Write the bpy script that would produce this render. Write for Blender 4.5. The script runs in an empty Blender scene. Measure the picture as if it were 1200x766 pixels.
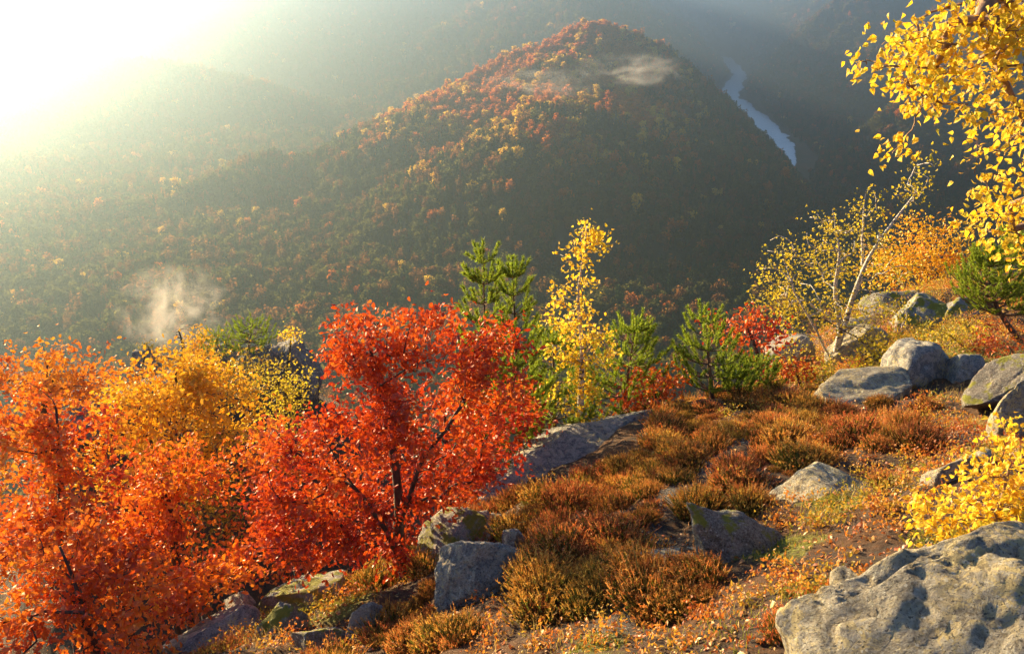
import bpy, math, random
import numpy as np
from mathutils import Vector, Matrix

R_ = math.radians
PI = math.pi
sc = bpy.context.scene
COL = sc.collection

# ------------------------------------------------------------------ camera
F, PITCH = 1039.0, R_(19.0)
CP, SP = math.cos(PITCH), math.sin(PITCH)
cam_d = bpy.data.cameras.new('camera')
cam_d.sensor_width = 36.0
cam_d.lens = 36.0 * F / 1200.0
cam_d.clip_start = 0.05
cam_d.clip_end = 20000.0
cam = bpy.data.objects.new('camera', cam_d)
COL.objects.link(cam)
cam.location = (0, 0, 0)
cam.rotation_euler = (R_(90) - PITCH, 0, 0)
sc.camera = cam

# ------------------------------------------------------------------ sky, sun, exposure
SUN_EL, SUN_AZ = R_(14.5), R_(-43.0)          # azimuth from +Y, negative = to the left
world = bpy.data.worlds.new('World')
sc.world = world
world.use_nodes = True
wn = world.node_tree.nodes
wl = world.node_tree.links
wn.clear()
w_out = wn.new('ShaderNodeOutputWorld')
w_bg = wn.new('ShaderNodeBackground')
w_sky = wn.new('ShaderNodeTexSky')
w_sky.sky_type = 'NISHITA'
w_sky.sun_disc = False
w_sky.sun_elevation = SUN_EL
w_sky.sun_rotation = SUN_AZ
w_sky.altitude = 400
w_sky.air_density = 1.0
w_sky.dust_density = 0.8
w_sky.ozone_density = 4.0
wl.new(w_sky.outputs[0], w_bg.inputs[0])
wl.new(w_bg.outputs[0], w_out.inputs[0])
w_bg.inputs[1].default_value = 0.05

sun_d = bpy.data.lights.new('sun', 'SUN')
sun_d.energy = 5.0
sun_d.angle = R_(0.53)
sun_d.color = (1.0, 0.71, 0.36)
sun = bpy.data.objects.new('sun', sun_d)
COL.objects.link(sun)
SUN_DIR = Vector((math.sin(SUN_AZ) * math.cos(SUN_EL), math.cos(SUN_AZ) * math.cos(SUN_EL), math.sin(SUN_EL)))
sun.rotation_euler = SUN_DIR.to_track_quat('Z', 'Y').to_euler()
sun.location = SUN_DIR * 400

sc.view_settings.view_transform = 'Standard'
sc.view_settings.look = 'None'
sc.view_settings.exposure = 2.1
sc.view_settings.gamma = 1.0
sc.view_settings.use_curve_mapping = False
sc.render.engine = 'CYCLES'
cy = sc.cycles
cy.max_bounces = 6
cy.diffuse_bounces = 3
cy.glossy_bounces = 2
cy.transmission_bounces = 4
cy.transparent_max_bounces = 8
cy.volume_bounces = 0
cy.sample_clamp_indirect = 4.0
cy.use_denoising = True
try:
    cy.denoiser = 'OPENIMAGEDENOISE'
    cy.denoising_input_passes = 'RGB_ALBEDO_NORMAL'
except Exception:
    pass

HAZE_DENSITY, HAZE_G = 4.2e-4, 0.85

# ------------------------------------------------------------------ small helpers
def at(px, py, Y):
    """point at forward distance Y seen at photo pixel (px, py)"""
    a, b = (px - 600) / F, (383 - py) / F
    up, fw = b * CP - SP, CP + b * SP
    return np.array((a / fw * Y, Y, up / fw * Y))

def ppm(px, py, Y):
    """metres per photo pixel there"""
    b = (383 - py) / F
    return Y / (CP + b * SP) / F

def _hash(ix, iy, iz, seed):
    n = (ix.astype(np.int64) * 374761393 + iy.astype(np.int64) * 668265263 + iz.astype(np.int64) * 1274126177 + seed * 1013904223) & 0xFFFFFFFF
    n = ((n ^ (n >> 13)) * 1274126177) & 0xFFFFFFFF
    n = ((n ^ (n >> 16)) * 2246822519) & 0xFFFFFFFF
    return ((n ^ (n >> 15)) & 0xFFFFFF) / float(0xFFFFFF)

def vnoise(x, y, z=None, seed=0):
    x = np.asarray(x, float); y = np.asarray(y, float)
    z = np.zeros_like(x) if z is None else np.asarray(z, float)
    ix, iy, iz = np.floor(x), np.floor(y), np.floor(z)
    fx, fy, fz = x - ix, y - iy, z - iz
    fx, fy, fz = (f * f * f * (f * (f * 6 - 15) + 10) for f in (fx, fy, fz))
    r = 0
    for dx in (0, 1):
        for dy in (0, 1):
            for dz in (0, 1):
                w = (fx if dx else 1 - fx) * (fy if dy else 1 - fy) * (fz if dz else 1 - fz)
                r = r + w * _hash(ix + dx, iy + dy, iz + dz, seed)
    return r * 2 - 1

def fbm(x, y, z=None, octaves=4, seed=0, gain=0.5):
    s, a, f = 0, 1.0, 1.0
    for o in range(octaves):
        s = s + a * vnoise(np.asarray(x) * f + 17.3 * o, np.asarray(y) * f - 9.1 * o, None if z is None else np.asarray(z) * f + 3.7 * o, seed + o)
        a *= gain
        f *= 2.03
    return s

def sstep(a, b, x):
    t = np.clip((np.asarray(x, float) - a) / (b - a), 0, 1)
    return t * t * (3 - 2 * t)

def make_mesh(name, verts, tris, mats, mat_idx=None, smooth=False, attrs=None):
    verts = np.ascontiguousarray(verts, np.float32)
    tris = np.ascontiguousarray(tris, np.int32)
    me = bpy.data.meshes.new(name)
    k = tris.shape[1]
    me.vertices.add(len(verts))
    me.vertices.foreach_set('co', verts.ravel())
    me.loops.add(tris.size)
    me.loops.foreach_set('vertex_index', tris.ravel())
    me.polygons.add(len(tris))
    me.polygons.foreach_set('loop_start', np.arange(0, tris.size, k, dtype=np.int32))
    if mat_idx is not None:
        me.polygons.foreach_set('material_index', np.ascontiguousarray(mat_idx, np.int32))
    me.polygons.foreach_set('use_smooth', np.full(len(tris), bool(smooth)))
    for m in mats:
        me.materials.append(m)
    for an, av in (attrs or {}).items():
        t = {'f': 'FLOAT', 'i': 'INT'}[av.dtype.kind]
        a = me.attributes.new(an, t, 'POINT')
        a.data.foreach_set('value', np.ascontiguousarray(av, np.float32 if t == 'FLOAT' else np.int32))
    me.update(calc_edges=True)
    me.validate()
    return me

def link(name, data, parent=None, loc=None, label=None, cat=None, group=None, kind=None, rot=None):
    o = bpy.data.objects.new(name, data)
    COL.objects.link(o)
    if loc is not None:
        o.location = [float(c) for c in loc]
    if rot is not None:
        o.rotation_euler = rot
    if parent is not None:
        o.parent = parent
    if label: o['label'] = label
    if cat: o['category'] = cat
    if group: o['group'] = group
    if kind: o['kind'] = kind
    return o

# ------------------------------------------------------------------ materials
def new_mat(name):
    m = bpy.data.materials.new(name)
    m.use_nodes = True
    m.node_tree.nodes.clear()
    return m, m.node_tree.nodes, m.node_tree.links

def ramp_node(n, stops, interp='LINEAR'):
    r = n.new('ShaderNodeValToRGB')
    r.color_ramp.interpolation = interp
    e = r.color_ramp.elements
    while len(e) < len(stops):
        e.new(0.5)
    for i, (p, c) in enumerate(stops):
        e[i].position = p
        e[i].color = (c[0], c[1], c[2], 1)
    return r

def leaf_mat(name, cols, source='island', objvar=False, trans=0.5, gloss=0.03, rough=0.5, sat=1.0):
    """diffuse + translucent leaf, its colour picked per leaf"""
    m, n, l = new_mat(name)
    out = n.new('ShaderNodeOutputMaterial')
    if source == 'island':
        src = n.new('ShaderNodeNewGeometry').outputs['Random Per Island']
    elif source == 'patch':
        tcp = n.new('ShaderNodeTexCoord').outputs['Object']
        np_ = noise_node(n, l, 1.1, 3, 0.6, tcp)
        gi_ = n.new('ShaderNodeNewGeometry').outputs['Random Per Island']
        src = math_(n, l, 'ADD', mrange(n, l, np_.outputs[0], 0.30, 0.70, -0.1, 0.8, False), math_(n, l, 'MULTIPLY', gi_, 0.3))
    else:
        src = n.new('ShaderNodeObjectInfo').outputs['Random']
    k = len(cols)
    rmp = ramp_node(n, [(i / (k - 1), c) for i, c in enumerate(cols)])
    l.new(src, rmp.inputs[0])
    col = rmp.outputs[0]
    if source == 'object':                      # whole-tree colour: a little variation leaf by leaf too
        gi = n.new('ShaderNodeNewGeometry')
        hs = n.new('ShaderNodeHueSaturation')
        mr = n.new('ShaderNodeMapRange')
        mr.inputs[3].default_value, mr.inputs[4].default_value = 0.65, 1.35
        l.new(gi.outputs['Random Per Island'], mr.inputs[0])
        l.new(mr.outputs[0], hs.inputs['Value'])
        l.new(col, hs.inputs['Color'])
        col = hs.outputs[0]
    if objvar:
        oi = n.new('ShaderNodeObjectInfo').outputs['Random']
        hs = n.new('ShaderNodeHueSaturation')
        l.new(mrange(n, l, oi, 0, 1, 0.6, 1.25, False), hs.inputs['Value'])
        l.new(mrange(n, l, math_(n, l, 'FRACT', math_(n, l, 'MULTIPLY', oi, 7.3), 0), 0, 1, 0.475, 0.525, False), hs.inputs['Hue'])
        l.new(col, hs.inputs['Color'])
        col = hs.outputs[0]
    d = n.new('ShaderNodeBsdfDiffuse')
    t = n.new('ShaderNodeBsdfTranslucent')
    l.new(col, d.inputs[0])
    l.new(col, t.inputs[0])
    mx = n.new('ShaderNodeMixShader')
    mx.inputs[0].default_value = trans
    l.new(d.outputs[0], mx.inputs[1]); l.new(t.outputs[0], mx.inputs[2])
    g = n.new('ShaderNodeBsdfGlossy')
    g.inputs['Roughness'].default_value = rough
    mg = n.new('ShaderNodeMixShader')
    mg.inputs[0].default_value = gloss
    l.new(mx.outputs[0], mg.inputs[1]); l.new(g.outputs[0], mg.inputs[2])
    l.new(mg.outputs[0], out.inputs[0])
    return m

def noise_node(n, l, scale, detail=6, rough=0.6, coord=None, dist=0.0):
    t = n.new('ShaderNodeTexNoise')
    t.inputs['Scale'].default_value = scale
    t.inputs['Detail'].default_value = detail
    t.inputs['Roughness'].default_value = rough
    t.inputs['Distortion'].default_value = dist
    if coord is not None:
        l.new(coord, t.inputs['Vector'])
    return t

def mixc(n, l, fac, a, b):
    m = n.new('ShaderNodeMix')
    m.data_type = 'RGBA'
    if isinstance(fac, float): m.inputs[0].default_value = fac
    else: l.new(fac, m.inputs[0])
    for s, v in ((6, a), (7, b)):
        if isinstance(v, tuple): m.inputs[s].default_value = (v[0], v[1], v[2], 1)
        else: l.new(v, m.inputs[s])
    return m.outputs[2]

def mrange(n, l, v, a, b, c=0.0, d=1.0, smooth=True):
    m = n.new('ShaderNodeMapRange')
    if smooth: m.interpolation_type = 'SMOOTHSTEP'
    l.new(v, m.inputs[0])
    for i, x in zip((1, 2, 3, 4), (a, b, c, d)):
        m.inputs[i].default_value = x
    return m.outputs[0]

def math_(n, l, op, a, b):
    m = n.new('ShaderNodeMath')
    m.operation = op
    for i, v in enumerate((a, b)):
        if isinstance(v, (int, float)): m.inputs[i].default_value = v
        else: l.new(v, m.inputs[i])
    return m.outputs[0]

def bark_mat(name, c1, c2, scale=18.0, birch=False):
    m, n, l = new_mat(name)
    out = n.new('ShaderNodeOutputMaterial')
    p = n.new('ShaderNodeBsdfPrincipled')
    p.inputs['Roughness'].default_value = 0.85
    tc = n.new('ShaderNodeTexCoord').outputs['Object']
    mp = n.new('ShaderNodeMapping')
    mp.inputs['Scale'].default_value = (1, 1, 3.5 if birch else 0.35)
    l.new(tc, mp.inputs[0])
    t = noise_node(n, l, scale, 7, 0.65, mp.outputs[0])
    f = mrange(n, l, t.outputs[0], 0.52 if birch else 0.35, 0.60 if birch else 0.65)
    l.new(mixc(n, l, f, c1, c2), p.inputs['Base Color'])
    b = n.new('ShaderNodeBump')
    b.inputs['Strength'].default_value = 0.6
    b.inputs['Distance'].default_value = 0.012
    l.new(t.outputs[0], b.inputs['Height'])
    l.new(b.outputs[0], p.inputs['Normal'])
    l.new(p.outputs[0], out.inputs[0])
    return m

def rock_mat(name, base=(0.33, 0.285, 0.215), dark=(0.12, 0.115, 0.115), lichen=(0.50, 0.42, 0.22), pale=(0.50, 0.50, 0.46), lich=0.5, moss=0.0, scale=1.0):
    m, n, l = new_mat(name)
    out = n.new('ShaderNodeOutputMaterial')
    p = n.new('ShaderNodeBsdfPrincipled')
    p.inputs['Roughness'].default_value = 0.82
    p.inputs['Specular IOR Level'].default_value = 0.35
    tc = n.new('ShaderNodeTexCoord').outputs['Object']
    big = noise_node(n, l, 2.2 * scale, 5, 0.6, tc)
    mid = noise_node(n, l, 9 * scale, 8, 0.7, tc, 0.6)
    fine = noise_node(n, l, 55 * scale, 6, 0.75, tc)
    lic = noise_node(n, l, 16 * scale, 9, 0.72, tc, 1.2)
    c = mixc(n, l, mrange(n, l, mid.outputs[0], 0.43, 0.56), dark, base)
    c = mixc(n, l, mrange(n, l, fine.outputs[0], 0.35, 0.7), c, mixc(n, l, 0.5, c, pale))
    lf = math_(n, l, 'MULTIPLY', mrange(n, l, lic.outputs[0], 0.60 - 0.14 * lich, 0.64 - 0.14 * lich), mrange(n, l, big.outputs[0], 0.62 - 0.3 * lich, 0.75 - 0.2 * lich))
    c = mixc(n, l, lf, c, lichen)
    vor = n.new('ShaderNodeTexVoronoi')
    vor.inputs['Scale'].default_value = 26 * scale
    l.new(tc, vor.inputs['Vector'])
    spot = math_(n, l, 'MULTIPLY', mrange(n, l, vor.outputs['Distance'], 0.30, 0.18), mrange(n, l, lic.outputs[0], 0.48, 0.56))
    c = mixc(n, l, math_(n, l, 'MULTIPLY', spot, 0.75), c, pale)
    spk = noise_node(n, l, 75 * scale, 6, 0.7, tc)
    c = mixc(n, l, mrange(n, l, spk.outputs[0], 0.56, 0.62, 0, 0.85), c, (0.03, 0.03, 0.028))
    if moss > 0:
        ge = n.new('ShaderNodeNewGeometry')
        sx = n.new('ShaderNodeSeparateXYZ')
        l.new(ge.outputs['Normal'], sx.inputs[0])
        mm = noise_node(n, l, 4.5 * scale, 6, 0.6, tc)
        mf = math_(n, l, 'MULTIPLY', mrange(n, l, sx.outputs[2], 0.15, 0.7), mrange(n, l, mm.outputs[0], 0.68 - 0.3 * moss, 0.76 - 0.3 * moss))
        mossc = mixc(n, l, fine.outputs[0], (0.09, 0.11, 0.015), (0.30, 0.28, 0.03))
        c = mixc(n, l, mf, c, mossc)
    l.new(c, p.inputs['Base Color'])
    hsum = math_(n, l, 'ADD', math_(n, l, 'MULTIPLY', mid.outputs[0], 1.0), math_(n, l, 'MULTIPLY', fine.outputs[0], 0.35))
    hsum = math_(n, l, 'ADD', hsum, math_(n, l, 'MULTIPLY', lic.outputs[0], 0.4))
    b = n.new('ShaderNodeBump')
    b.inputs['Strength'].default_value = 1.0
    b.inputs['Distance'].default_value = 0.045 / scale
    l.new(hsum, b.inputs['Height'])
    l.new(b.outputs[0], p.inputs['Normal'])
    l.new(p.outputs[0], out.inputs[0])
    return m

def plain_mat(name, c, rough=0.9):
    m, n, l = new_mat(name)
    out = n.new('ShaderNodeOutputMaterial')
    p = n.new('ShaderNodeBsdfPrincipled')
    p.inputs['Base Color'].default_value = (*c, 1)
    p.inputs['Roughness'].default_value = rough
    l.new(p.outputs[0], out.inputs[0])
    return m

M = {}
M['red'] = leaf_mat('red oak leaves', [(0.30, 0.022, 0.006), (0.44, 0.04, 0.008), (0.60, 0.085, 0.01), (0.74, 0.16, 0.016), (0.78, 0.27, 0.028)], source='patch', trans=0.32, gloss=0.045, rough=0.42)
M['orange'] = leaf_mat('orange oak leaves', [(0.66, 0.14, 0.012), (0.76, 0.24, 0.018), (0.82, 0.36, 0.025), (0.84, 0.48, 0.04)], source='patch', trans=0.32, gloss=0.045, rough=0.42)
M['redorange'] = leaf_mat('red orange oak leaves', [(0.42, 0.04, 0.008), (0.60, 0.09, 0.01), (0.74, 0.17, 0.015), (0.80, 0.29, 0.02), (0.82, 0.44, 0.03)], source='patch', trans=0.32, gloss=0.045, rough=0.42)
M['gold'] = leaf_mat('gold oak leaves', [(0.50, 0.34, 0.03), (0.76, 0.42, 0.02), (0.84, 0.52, 0.03), (0.80, 0.34, 0.015), (0.76, 0.24, 0.015)], source='patch', trans=0.32, gloss=0.045, rough=0.42)
M['yellow'] = leaf_mat('yellow birch leaves', [(0.82, 0.46, 0.02), (0.86, 0.58, 0.03), (0.84, 0.68, 0.07), (0.76, 0.40, 0.02)], gloss=0.03)
M['yellow_single'] = leaf_mat('yellow birch leaf', [(0.82, 0.44, 0.015), (0.86, 0.56, 0.02), (0.86, 0.68, 0.06), (0.64, 0.60, 0.06), (0.84, 0.50, 0.02)], source='object', gloss=0.03)
M['yellowgreen'] = leaf_mat('yellow green leaves', [(0.30, 0.26, 0.02), (0.55, 0.42, 0.03), (0.70, 0.48, 0.03), (0.38, 0.34, 0.03)], gloss=0.03)
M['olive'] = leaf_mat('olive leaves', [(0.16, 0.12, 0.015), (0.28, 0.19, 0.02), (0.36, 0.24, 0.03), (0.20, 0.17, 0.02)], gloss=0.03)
M['pine'] = leaf_mat('pine needles', [(0.14, 0.22, 0.015), (0.24, 0.32, 0.02), (0.36, 0.42, 0.04), (0.18, 0.26, 0.02)], trans=0.5, gloss=0.03)
M['bark'] = bark_mat('dark oak bark', (0.025, 0.018, 0.014), (0.085, 0.06, 0.045))
M['pinebark'] = bark_mat('pine bark', (0.06, 0.035, 0.022), (0.20, 0.11, 0.06))
M['birch'] = bark_mat('white birch bark', (0.55, 0.50, 0.44), (0.06, 0.05, 0.045), 9.0, birch=True)
M['twig'] = bark_mat('twig bark', (0.16, 0.09, 0.055), (0.30, 0.19, 0.12))
M['rock'] = rock_mat('grey granite')
M['rock_lichen'] = rock_mat('lichen granite', base=(0.36, 0.32, 0.24), dark=(0.13, 0.11, 0.08), lichen=(0.52, 0.42, 0.20), lich=0.85)
M['rock_blue'] = rock_mat('bluish granite', base=(0.32, 0.295, 0.255), dark=(0.09, 0.095, 0.105), lich=0.65)
M['rock_moss'] = rock_mat('mossy granite', base=(0.30, 0.27, 0.20), lich=0.5, moss=0.75)
M['rock_dark'] = rock_mat('dark granite', base=(0.20, 0.16, 0.12), dark=(0.08, 0.065, 0.05), lich=0.3, moss=0.6)
M['rock_far'] = rock_mat('crag granite', scale=0.3, lich=0.3)

# ------------------------------------------------------------------ terrain
CTRL = [at(*p) for p in [
    (650, 766, 4.6), (900, 766, 4.0), (1150, 766, 3.4), (560, 720, 6.4), (700, 620, 7.6), (880, 650, 6.5), (1000, 645, 5.2),
    (960, 595, 7.2), (1100, 565, 6.6), (850, 520, 9.6), (760, 482, 12.5), (1000, 500, 10.6), (1100, 480, 11.2), (1190, 500, 9.2),
    (900, 458, 14), (950, 442, 15.2), (1050, 400, 17), (1050, 352, 21), (1180, 400, 16), (1190, 345, 23), (985, 375, 20.5),
    (470, 690, 8.6), (420, 706, 8.2), (380, 745, 7.0), (280, 725, 8.0), (250, 766, 7.0), (600, 572, 10.5), (680, 520, 11.6), (200, 762, 7.6),
    (520, 660, 8.3), (640, 690, 6.4), (800, 700, 5.6)]]
CTRL += [np.array(p, float) for p in [
    (0, 0, -2.2), (1, 1.6, -2.4), (3.5, 0, -1.6), (-2.5, 1, -3.6), (0, -6, -1.5), (-6, -5, -4), (8, -5, 0), (-4.5, 5, -5.9), (-9, 3, -9),
    (-6, 10, -10), (-12, 12, -15), (-6, 20, -15.5), (0, 20, -13), (4, 21, -11.5), (-16, 20, -20), (8, 30, -14), (14, 26, -9), (15, 12, -4.2),
    (10, 5, -2.2), (18, 34, -14), (22, 20, -6), (-16, 0, -13), (20, 0, 1), (0, 34, -20), (-24, 40, -26)]]
CTRL += [at(174, 446, 31), at(222, 444, 30), at(258, 452, 30), at(345, 452, 28), at(110, 492, 22), at(300, 446, 29), at(240, 425, 36)]
CTRL = np.array(CTRL)

def tps_fit(P):
    n = len(P)
    d = np.linalg.norm(P[:, None, :2] - P[None, :, :2], axis=2)
    K = np.where(d > 0, d * d * np.log(d + 1e-9), 0) + np.eye(n) * 0.6
    A = np.zeros((n + 3, n + 3))
    A[:n, :n] = K
    A[:n, n] = 1; A[:n, n + 1:] = P[:, :2]
    A[n, :n] = 1; A[n + 1:, :n] = P[:, :2].T
    b = np.zeros(n + 3); b[:n] = P[:, 2]
    return np.linalg.solve(A, b)
TPS = tps_fit(CTRL)

def tps_eval(x, y):
    x = np.asarray(x, float); y = np.asarray(y, float)
    sh = x.shape
    x, y = x.ravel(), y.ravel()
    r = np.zeros(len(x))
    for s in range(0, len(x), 20000):
        q = np.stack([x[s:s + 20000], y[s:s + 20000]], 1)
        d = np.linalg.norm(q[:, None] - CTRL[None, :, :2], axis=2)
        n = len(CTRL)
        r[s:s + 20000] = (d * d * np.log(d + 1e-9)) @ TPS[:n] + TPS[n] + q @ TPS[n + 1:]
    return r.reshape(sh)

def poly_eval(x, y, pts):
    """distance to a polyline and the interpolated third coordinate there"""
    best = np.full(x.shape, 1e18); val = np.zeros(x.shape)
    pts = np.asarray(pts, float)
    for a, b in zip(pts[:-1], pts[1:]):
        ab = b[:2] - a[:2]
        t = np.clip(((x - a[0]) * ab[0] + (y - a[1]) * ab[1]) / (ab @ ab), 0, 1)
        d = np.hypot(x - a[0] - t * ab[0], y - a[1] - t * ab[1])
        m = d < best
        best = np.where(m, d, best)
        val = np.where(m, a[2] + t * (b[2] - a[2]), val)
    return best, val

def A3(px, py, Y):
    return tuple(at(px, py, Y))
RIVER = [(-1500, 600, -206), (-700, 470, -204), (-250, 420, -202), (20, 470, -201), (200, 610, -200), (310, 820, -199), (345, 1000, -198),
         A3(958, 240, 1060), A3(925, 197, 1270), A3(890, 155, 1600), A3(852, 112, 2200), A3(868, 88, 2750), (760, 3300, -120)]
RIVER = [tuple(p[:2]) + (max(-206, p[2]),) for p in RIVER]
RIDGES = [
    # our own hill
    (0.66, [(-500, -300, -60), (-120, -70, -22), (0, -8, -4), (12, 10, -5), (60, 18, -6), (200, 40, -4), (520, 160, 20), (900, 480, 50), (1250, 900, 80)]),
    # centre hill: left arm, then the nose towards us
    (0.46, [A3(688, 68, 1150), A3(655, 74, 1150), A3(610, 104, 1160), A3(520, 138, 1180), A3(430, 166, 1160), A3(345, 192, 1090), A3(190, 246, 950), A3(0, 298, 820), (-1000, 700, -200)]),
    (0.50, [A3(684, 68, 1150), A3(660, 140, 930), A3(632, 196, 850)]),
    (0.80, [A3(688, 68, 1150), A3(714, 72, 1200), (115, 1400, -45), (140, 1700, -40), (150, 2050, 10), (150, 2350, 120)]),
    # hump to the left, behind it
    (0.30, [(-1900, 1800, -60), A3(0, 118, 1900), A3(90, 86, 1880), A3(170, 80, 1850), A3(260, 102, 1800), A3(350, 130, 1750), A3(420, 150, 1700)]),
    # right wall of the valley and the far background
    (0.46, [(1450, 900, 80), (1380, 1400, 90), (1300, 2000, 105), (1300, 2700, 115), (1300, 3600, 120)]),
    (0.72, [(440, 1330, -185), (640, 1290, -55), (900, 1240, 40), (1450, 1180, 90)]),
    (0.72, [(560, 1880, -160), (760, 1830, -20), (1050, 1780, 90), (1380, 1750, 100)]),
    (0.72, [(590, 2560, -130), (800, 2480, 30), (1000, 2440, 110), (1300, 2400, 115)]),
    (0.50, [(150, 2350, 120), (100, 2650, 120), (-150, 2700, 110), (-500, 2650, 100), (-780, 2600, 65), (-1050, 2550, 0), (-1700, 2500, -60)]),
    (0.45, [(100, 2650, 120), (500, 3700, 130), (900, 4300, 135), (1400, 3900, 130)]),
]

def H(x, y, detail=True):
    x = np.asarray(x, float); y = np.asarray(y, float)
    r = np.hypot(x - 3, y - 8)
    # outer
    wx = x + 30 * vnoise(x / 170, y / 170, seed=5); wy = y + 30 * vnoise(x / 170, y / 170, seed=6)
    k = 0.055
    acc = 0
    for s, pts in RIDGES:
        h = -1e9
        for pa, pb in zip(pts[:-1], pts[1:]):
            d, v = poly_eval(wx, wy, [pa, pb])
            q = 16.0 if s in (0.46, 0.50) else 8.0
            h = np.maximum(h, v - s * (np.sqrt(d * d + (q / s) ** 2) - q / s))
        acc = acc + np.exp(np.clip(k * (h + 250), -60, 60))
    out = np.log(acc + 1e-12) / k - 250
    far = sstep(60, 300, r)
    gul = np.abs(fbm(x / 150 + 3, y / 150, octaves=3, seed=27))
    out = out + far * (8 * fbm(x / 150, y / 150, octaves=4, seed=21) + 12 * sstep(0.0, 0.45, gul) - 10)
    dr, rz = poly_eval(x, y, RIVER)
    out = np.minimum(out, np.where(dr < 400, rz + 0.95 * np.maximum(0, dr - np.interp(y, [1050, 1200, 1320, 2600], [5, 14, 48, 34])) + 0.5, 1e9))
    out = np.maximum(out, rz - 1.5 + 1.2 * sstep(36, 60, dr))
    inn = tps_eval(np.clip(x, -45, 50), np.clip(y, -30, 60))
    w = sstep(32, 54, r)
    h = inn * (1 - w) + out * w
    if detail:
        nr = 1 - sstep(25, 60, r)
        h = h + nr * (0.10 * fbm(x / 1.3, y / 1.3, octaves=3, seed=3) + 0.035 * fbm(x / 0.22, y / 0.22, octaves=3, seed=8))
    return h

def Hs(x, y):
    return float(H(np.array([x]), np.array([y]))[0])

def polar(rs, th):
    T, Rr = np.meshgrid(th, rs)
    return Rr * np.sin(T), Rr * np.cos(T)

def grid_faces(nr, nt, wrap=True):
    i, j = np.meshgrid(np.arange(nr - 1), np.arange(nt if wrap else nt - 1), indexing='ij')
    j2 = (j + 1) % nt
    return np.stack([i * nt + j, i * nt + j2, (i + 1) * nt + j2, (i + 1) * nt + j], -1).reshape(-1, 4)

th = np.concatenate([np.linspace(-R_(42), R_(42), 300), np.linspace(R_(42), R_(318), 130)[1:-1]])
R_SPLIT = 52.0
rs_in = np.concatenate([[0.05, 0.4, 0.8], np.geomspace(1.1, R_SPLIT, 250)])
rs_out = np.geomspace(R_SPLIT, 5200, 210)

PATH = [(at(760, 690, 6.0)), (at(770, 610, 7.8)), (at(830, 530, 9.6)), (at(960, 490, 11.2)), (at(1090, 515, 9.4)), (at(1190, 545, 8.0))]
PATH2 = [at(640, 766, 4.6), at(720, 740, 5.2), at(760, 690, 6.0)]
MOSS = [(at(905, 640, 6.2), 0.35), (at(940, 690, 5.0), 0.25), (at(975, 605, 6.9), 0.3), (at(410, 700, 8.0), 0.6), (at(1070, 385, 17.0), 1.3), (at(1130, 400, 15.0), 1.0), (at(1005, 425, 15.0), 1.0), (at(700, 750, 4.9), 0.25), (at(480, 610, 10.0), 1.0)]

def masks(x, y):
    d1, _ = poly_eval(x, y, [tuple(p) for p in PATH])
    d2, _ = poly_eval(x, y, [tuple(p) for p in PATH2])
    d = np.minimum(d1, d2 + 0.1) + 0.22 * fbm(x / 0.6, y / 0.6, octaves=3, seed=33)
    path = 1 - sstep(0.10, 0.30, d)
    moss = np.zeros_like(x)
    for p, rr in MOSS:
        dd = np.hypot(x - p[0], y - p[1]) + 0.5 * rr * fbm(x / (rr * 0.7), y / (rr * 0.7), octaves=4, seed=44)
        moss = np.maximum(moss, 1 - sstep(0.5 * rr, rr, dd))
    return path.astype(np.float32), moss.astype(np.float32)

def ground_material():
    m, n, l = new_mat('heath ground')
    out = n.new('ShaderNodeOutputMaterial')
    p = n.new('ShaderNodeBsdfPrincipled')
    p.inputs['Roughness'].default_value = 0.95
    tc = n.new('ShaderNodeTexCoord').outputs['Object']
    a = noise_node(n, l, 1.6, 6, 0.6, tc)
    b = noise_node(n, l, 11, 8, 0.7, tc)
    c = noise_node(n, l, 70, 5, 0.7, tc)
    soil = mixc(n, l, mrange(n, l, b.outputs[0], 0.35, 0.68), (0.02, 0.014, 0.009), (0.10, 0.046, 0.018))
    soil = mixc(n, l, mrange(n, l, a.outputs[0], 0.42, 0.62), soil, mixc(n, l, b.outputs[0], (0.05, 0.022, 0.01), (0.17, 0.075, 0.022)))
    grav = mixc(n, l, mrange(n, l, c.outputs[0], 0.38, 0.68), (0.035, 0.03, 0.028), (0.17, 0.15, 0.135))
    at1 = n.new('ShaderNodeAttribute'); at1.attribute_name = 'path'
    at2 = n.new('ShaderNodeAttribute'); at2.attribute_name = 'moss'
    col = mixc(n, l, at1.outputs['Fac'], soil, grav)
    mossc = mixc(n, l, mrange(n, l, c.outputs[0], 0.3, 0.7), (0.06, 0.08, 0.01), (0.26, 0.25, 0.03))
    col = mixc(n, l, math_(n, l, 'MULTIPLY', at2.outputs['Fac'], mrange(n, l, b.outputs[0], 0.30, 0.5)), col, mossc)
    l.new(col, p.inputs['Base Color'])
    hs = math_(n, l, 'ADD', b.outputs[0], math_(n, l, 'MULTIPLY', c.outputs[0], 0.5))
    bp = n.new('ShaderNodeBump')
    bp.inputs['Strength'].default_value = 1.0
    bp.inputs['Distance'].default_value = 0.05
    l.new(hs, bp.inputs['Height'])
    l.new(bp.outputs[0], p.inputs['Normal'])
    l.new(p.outputs[0], out.inputs[0])
    return m

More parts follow.
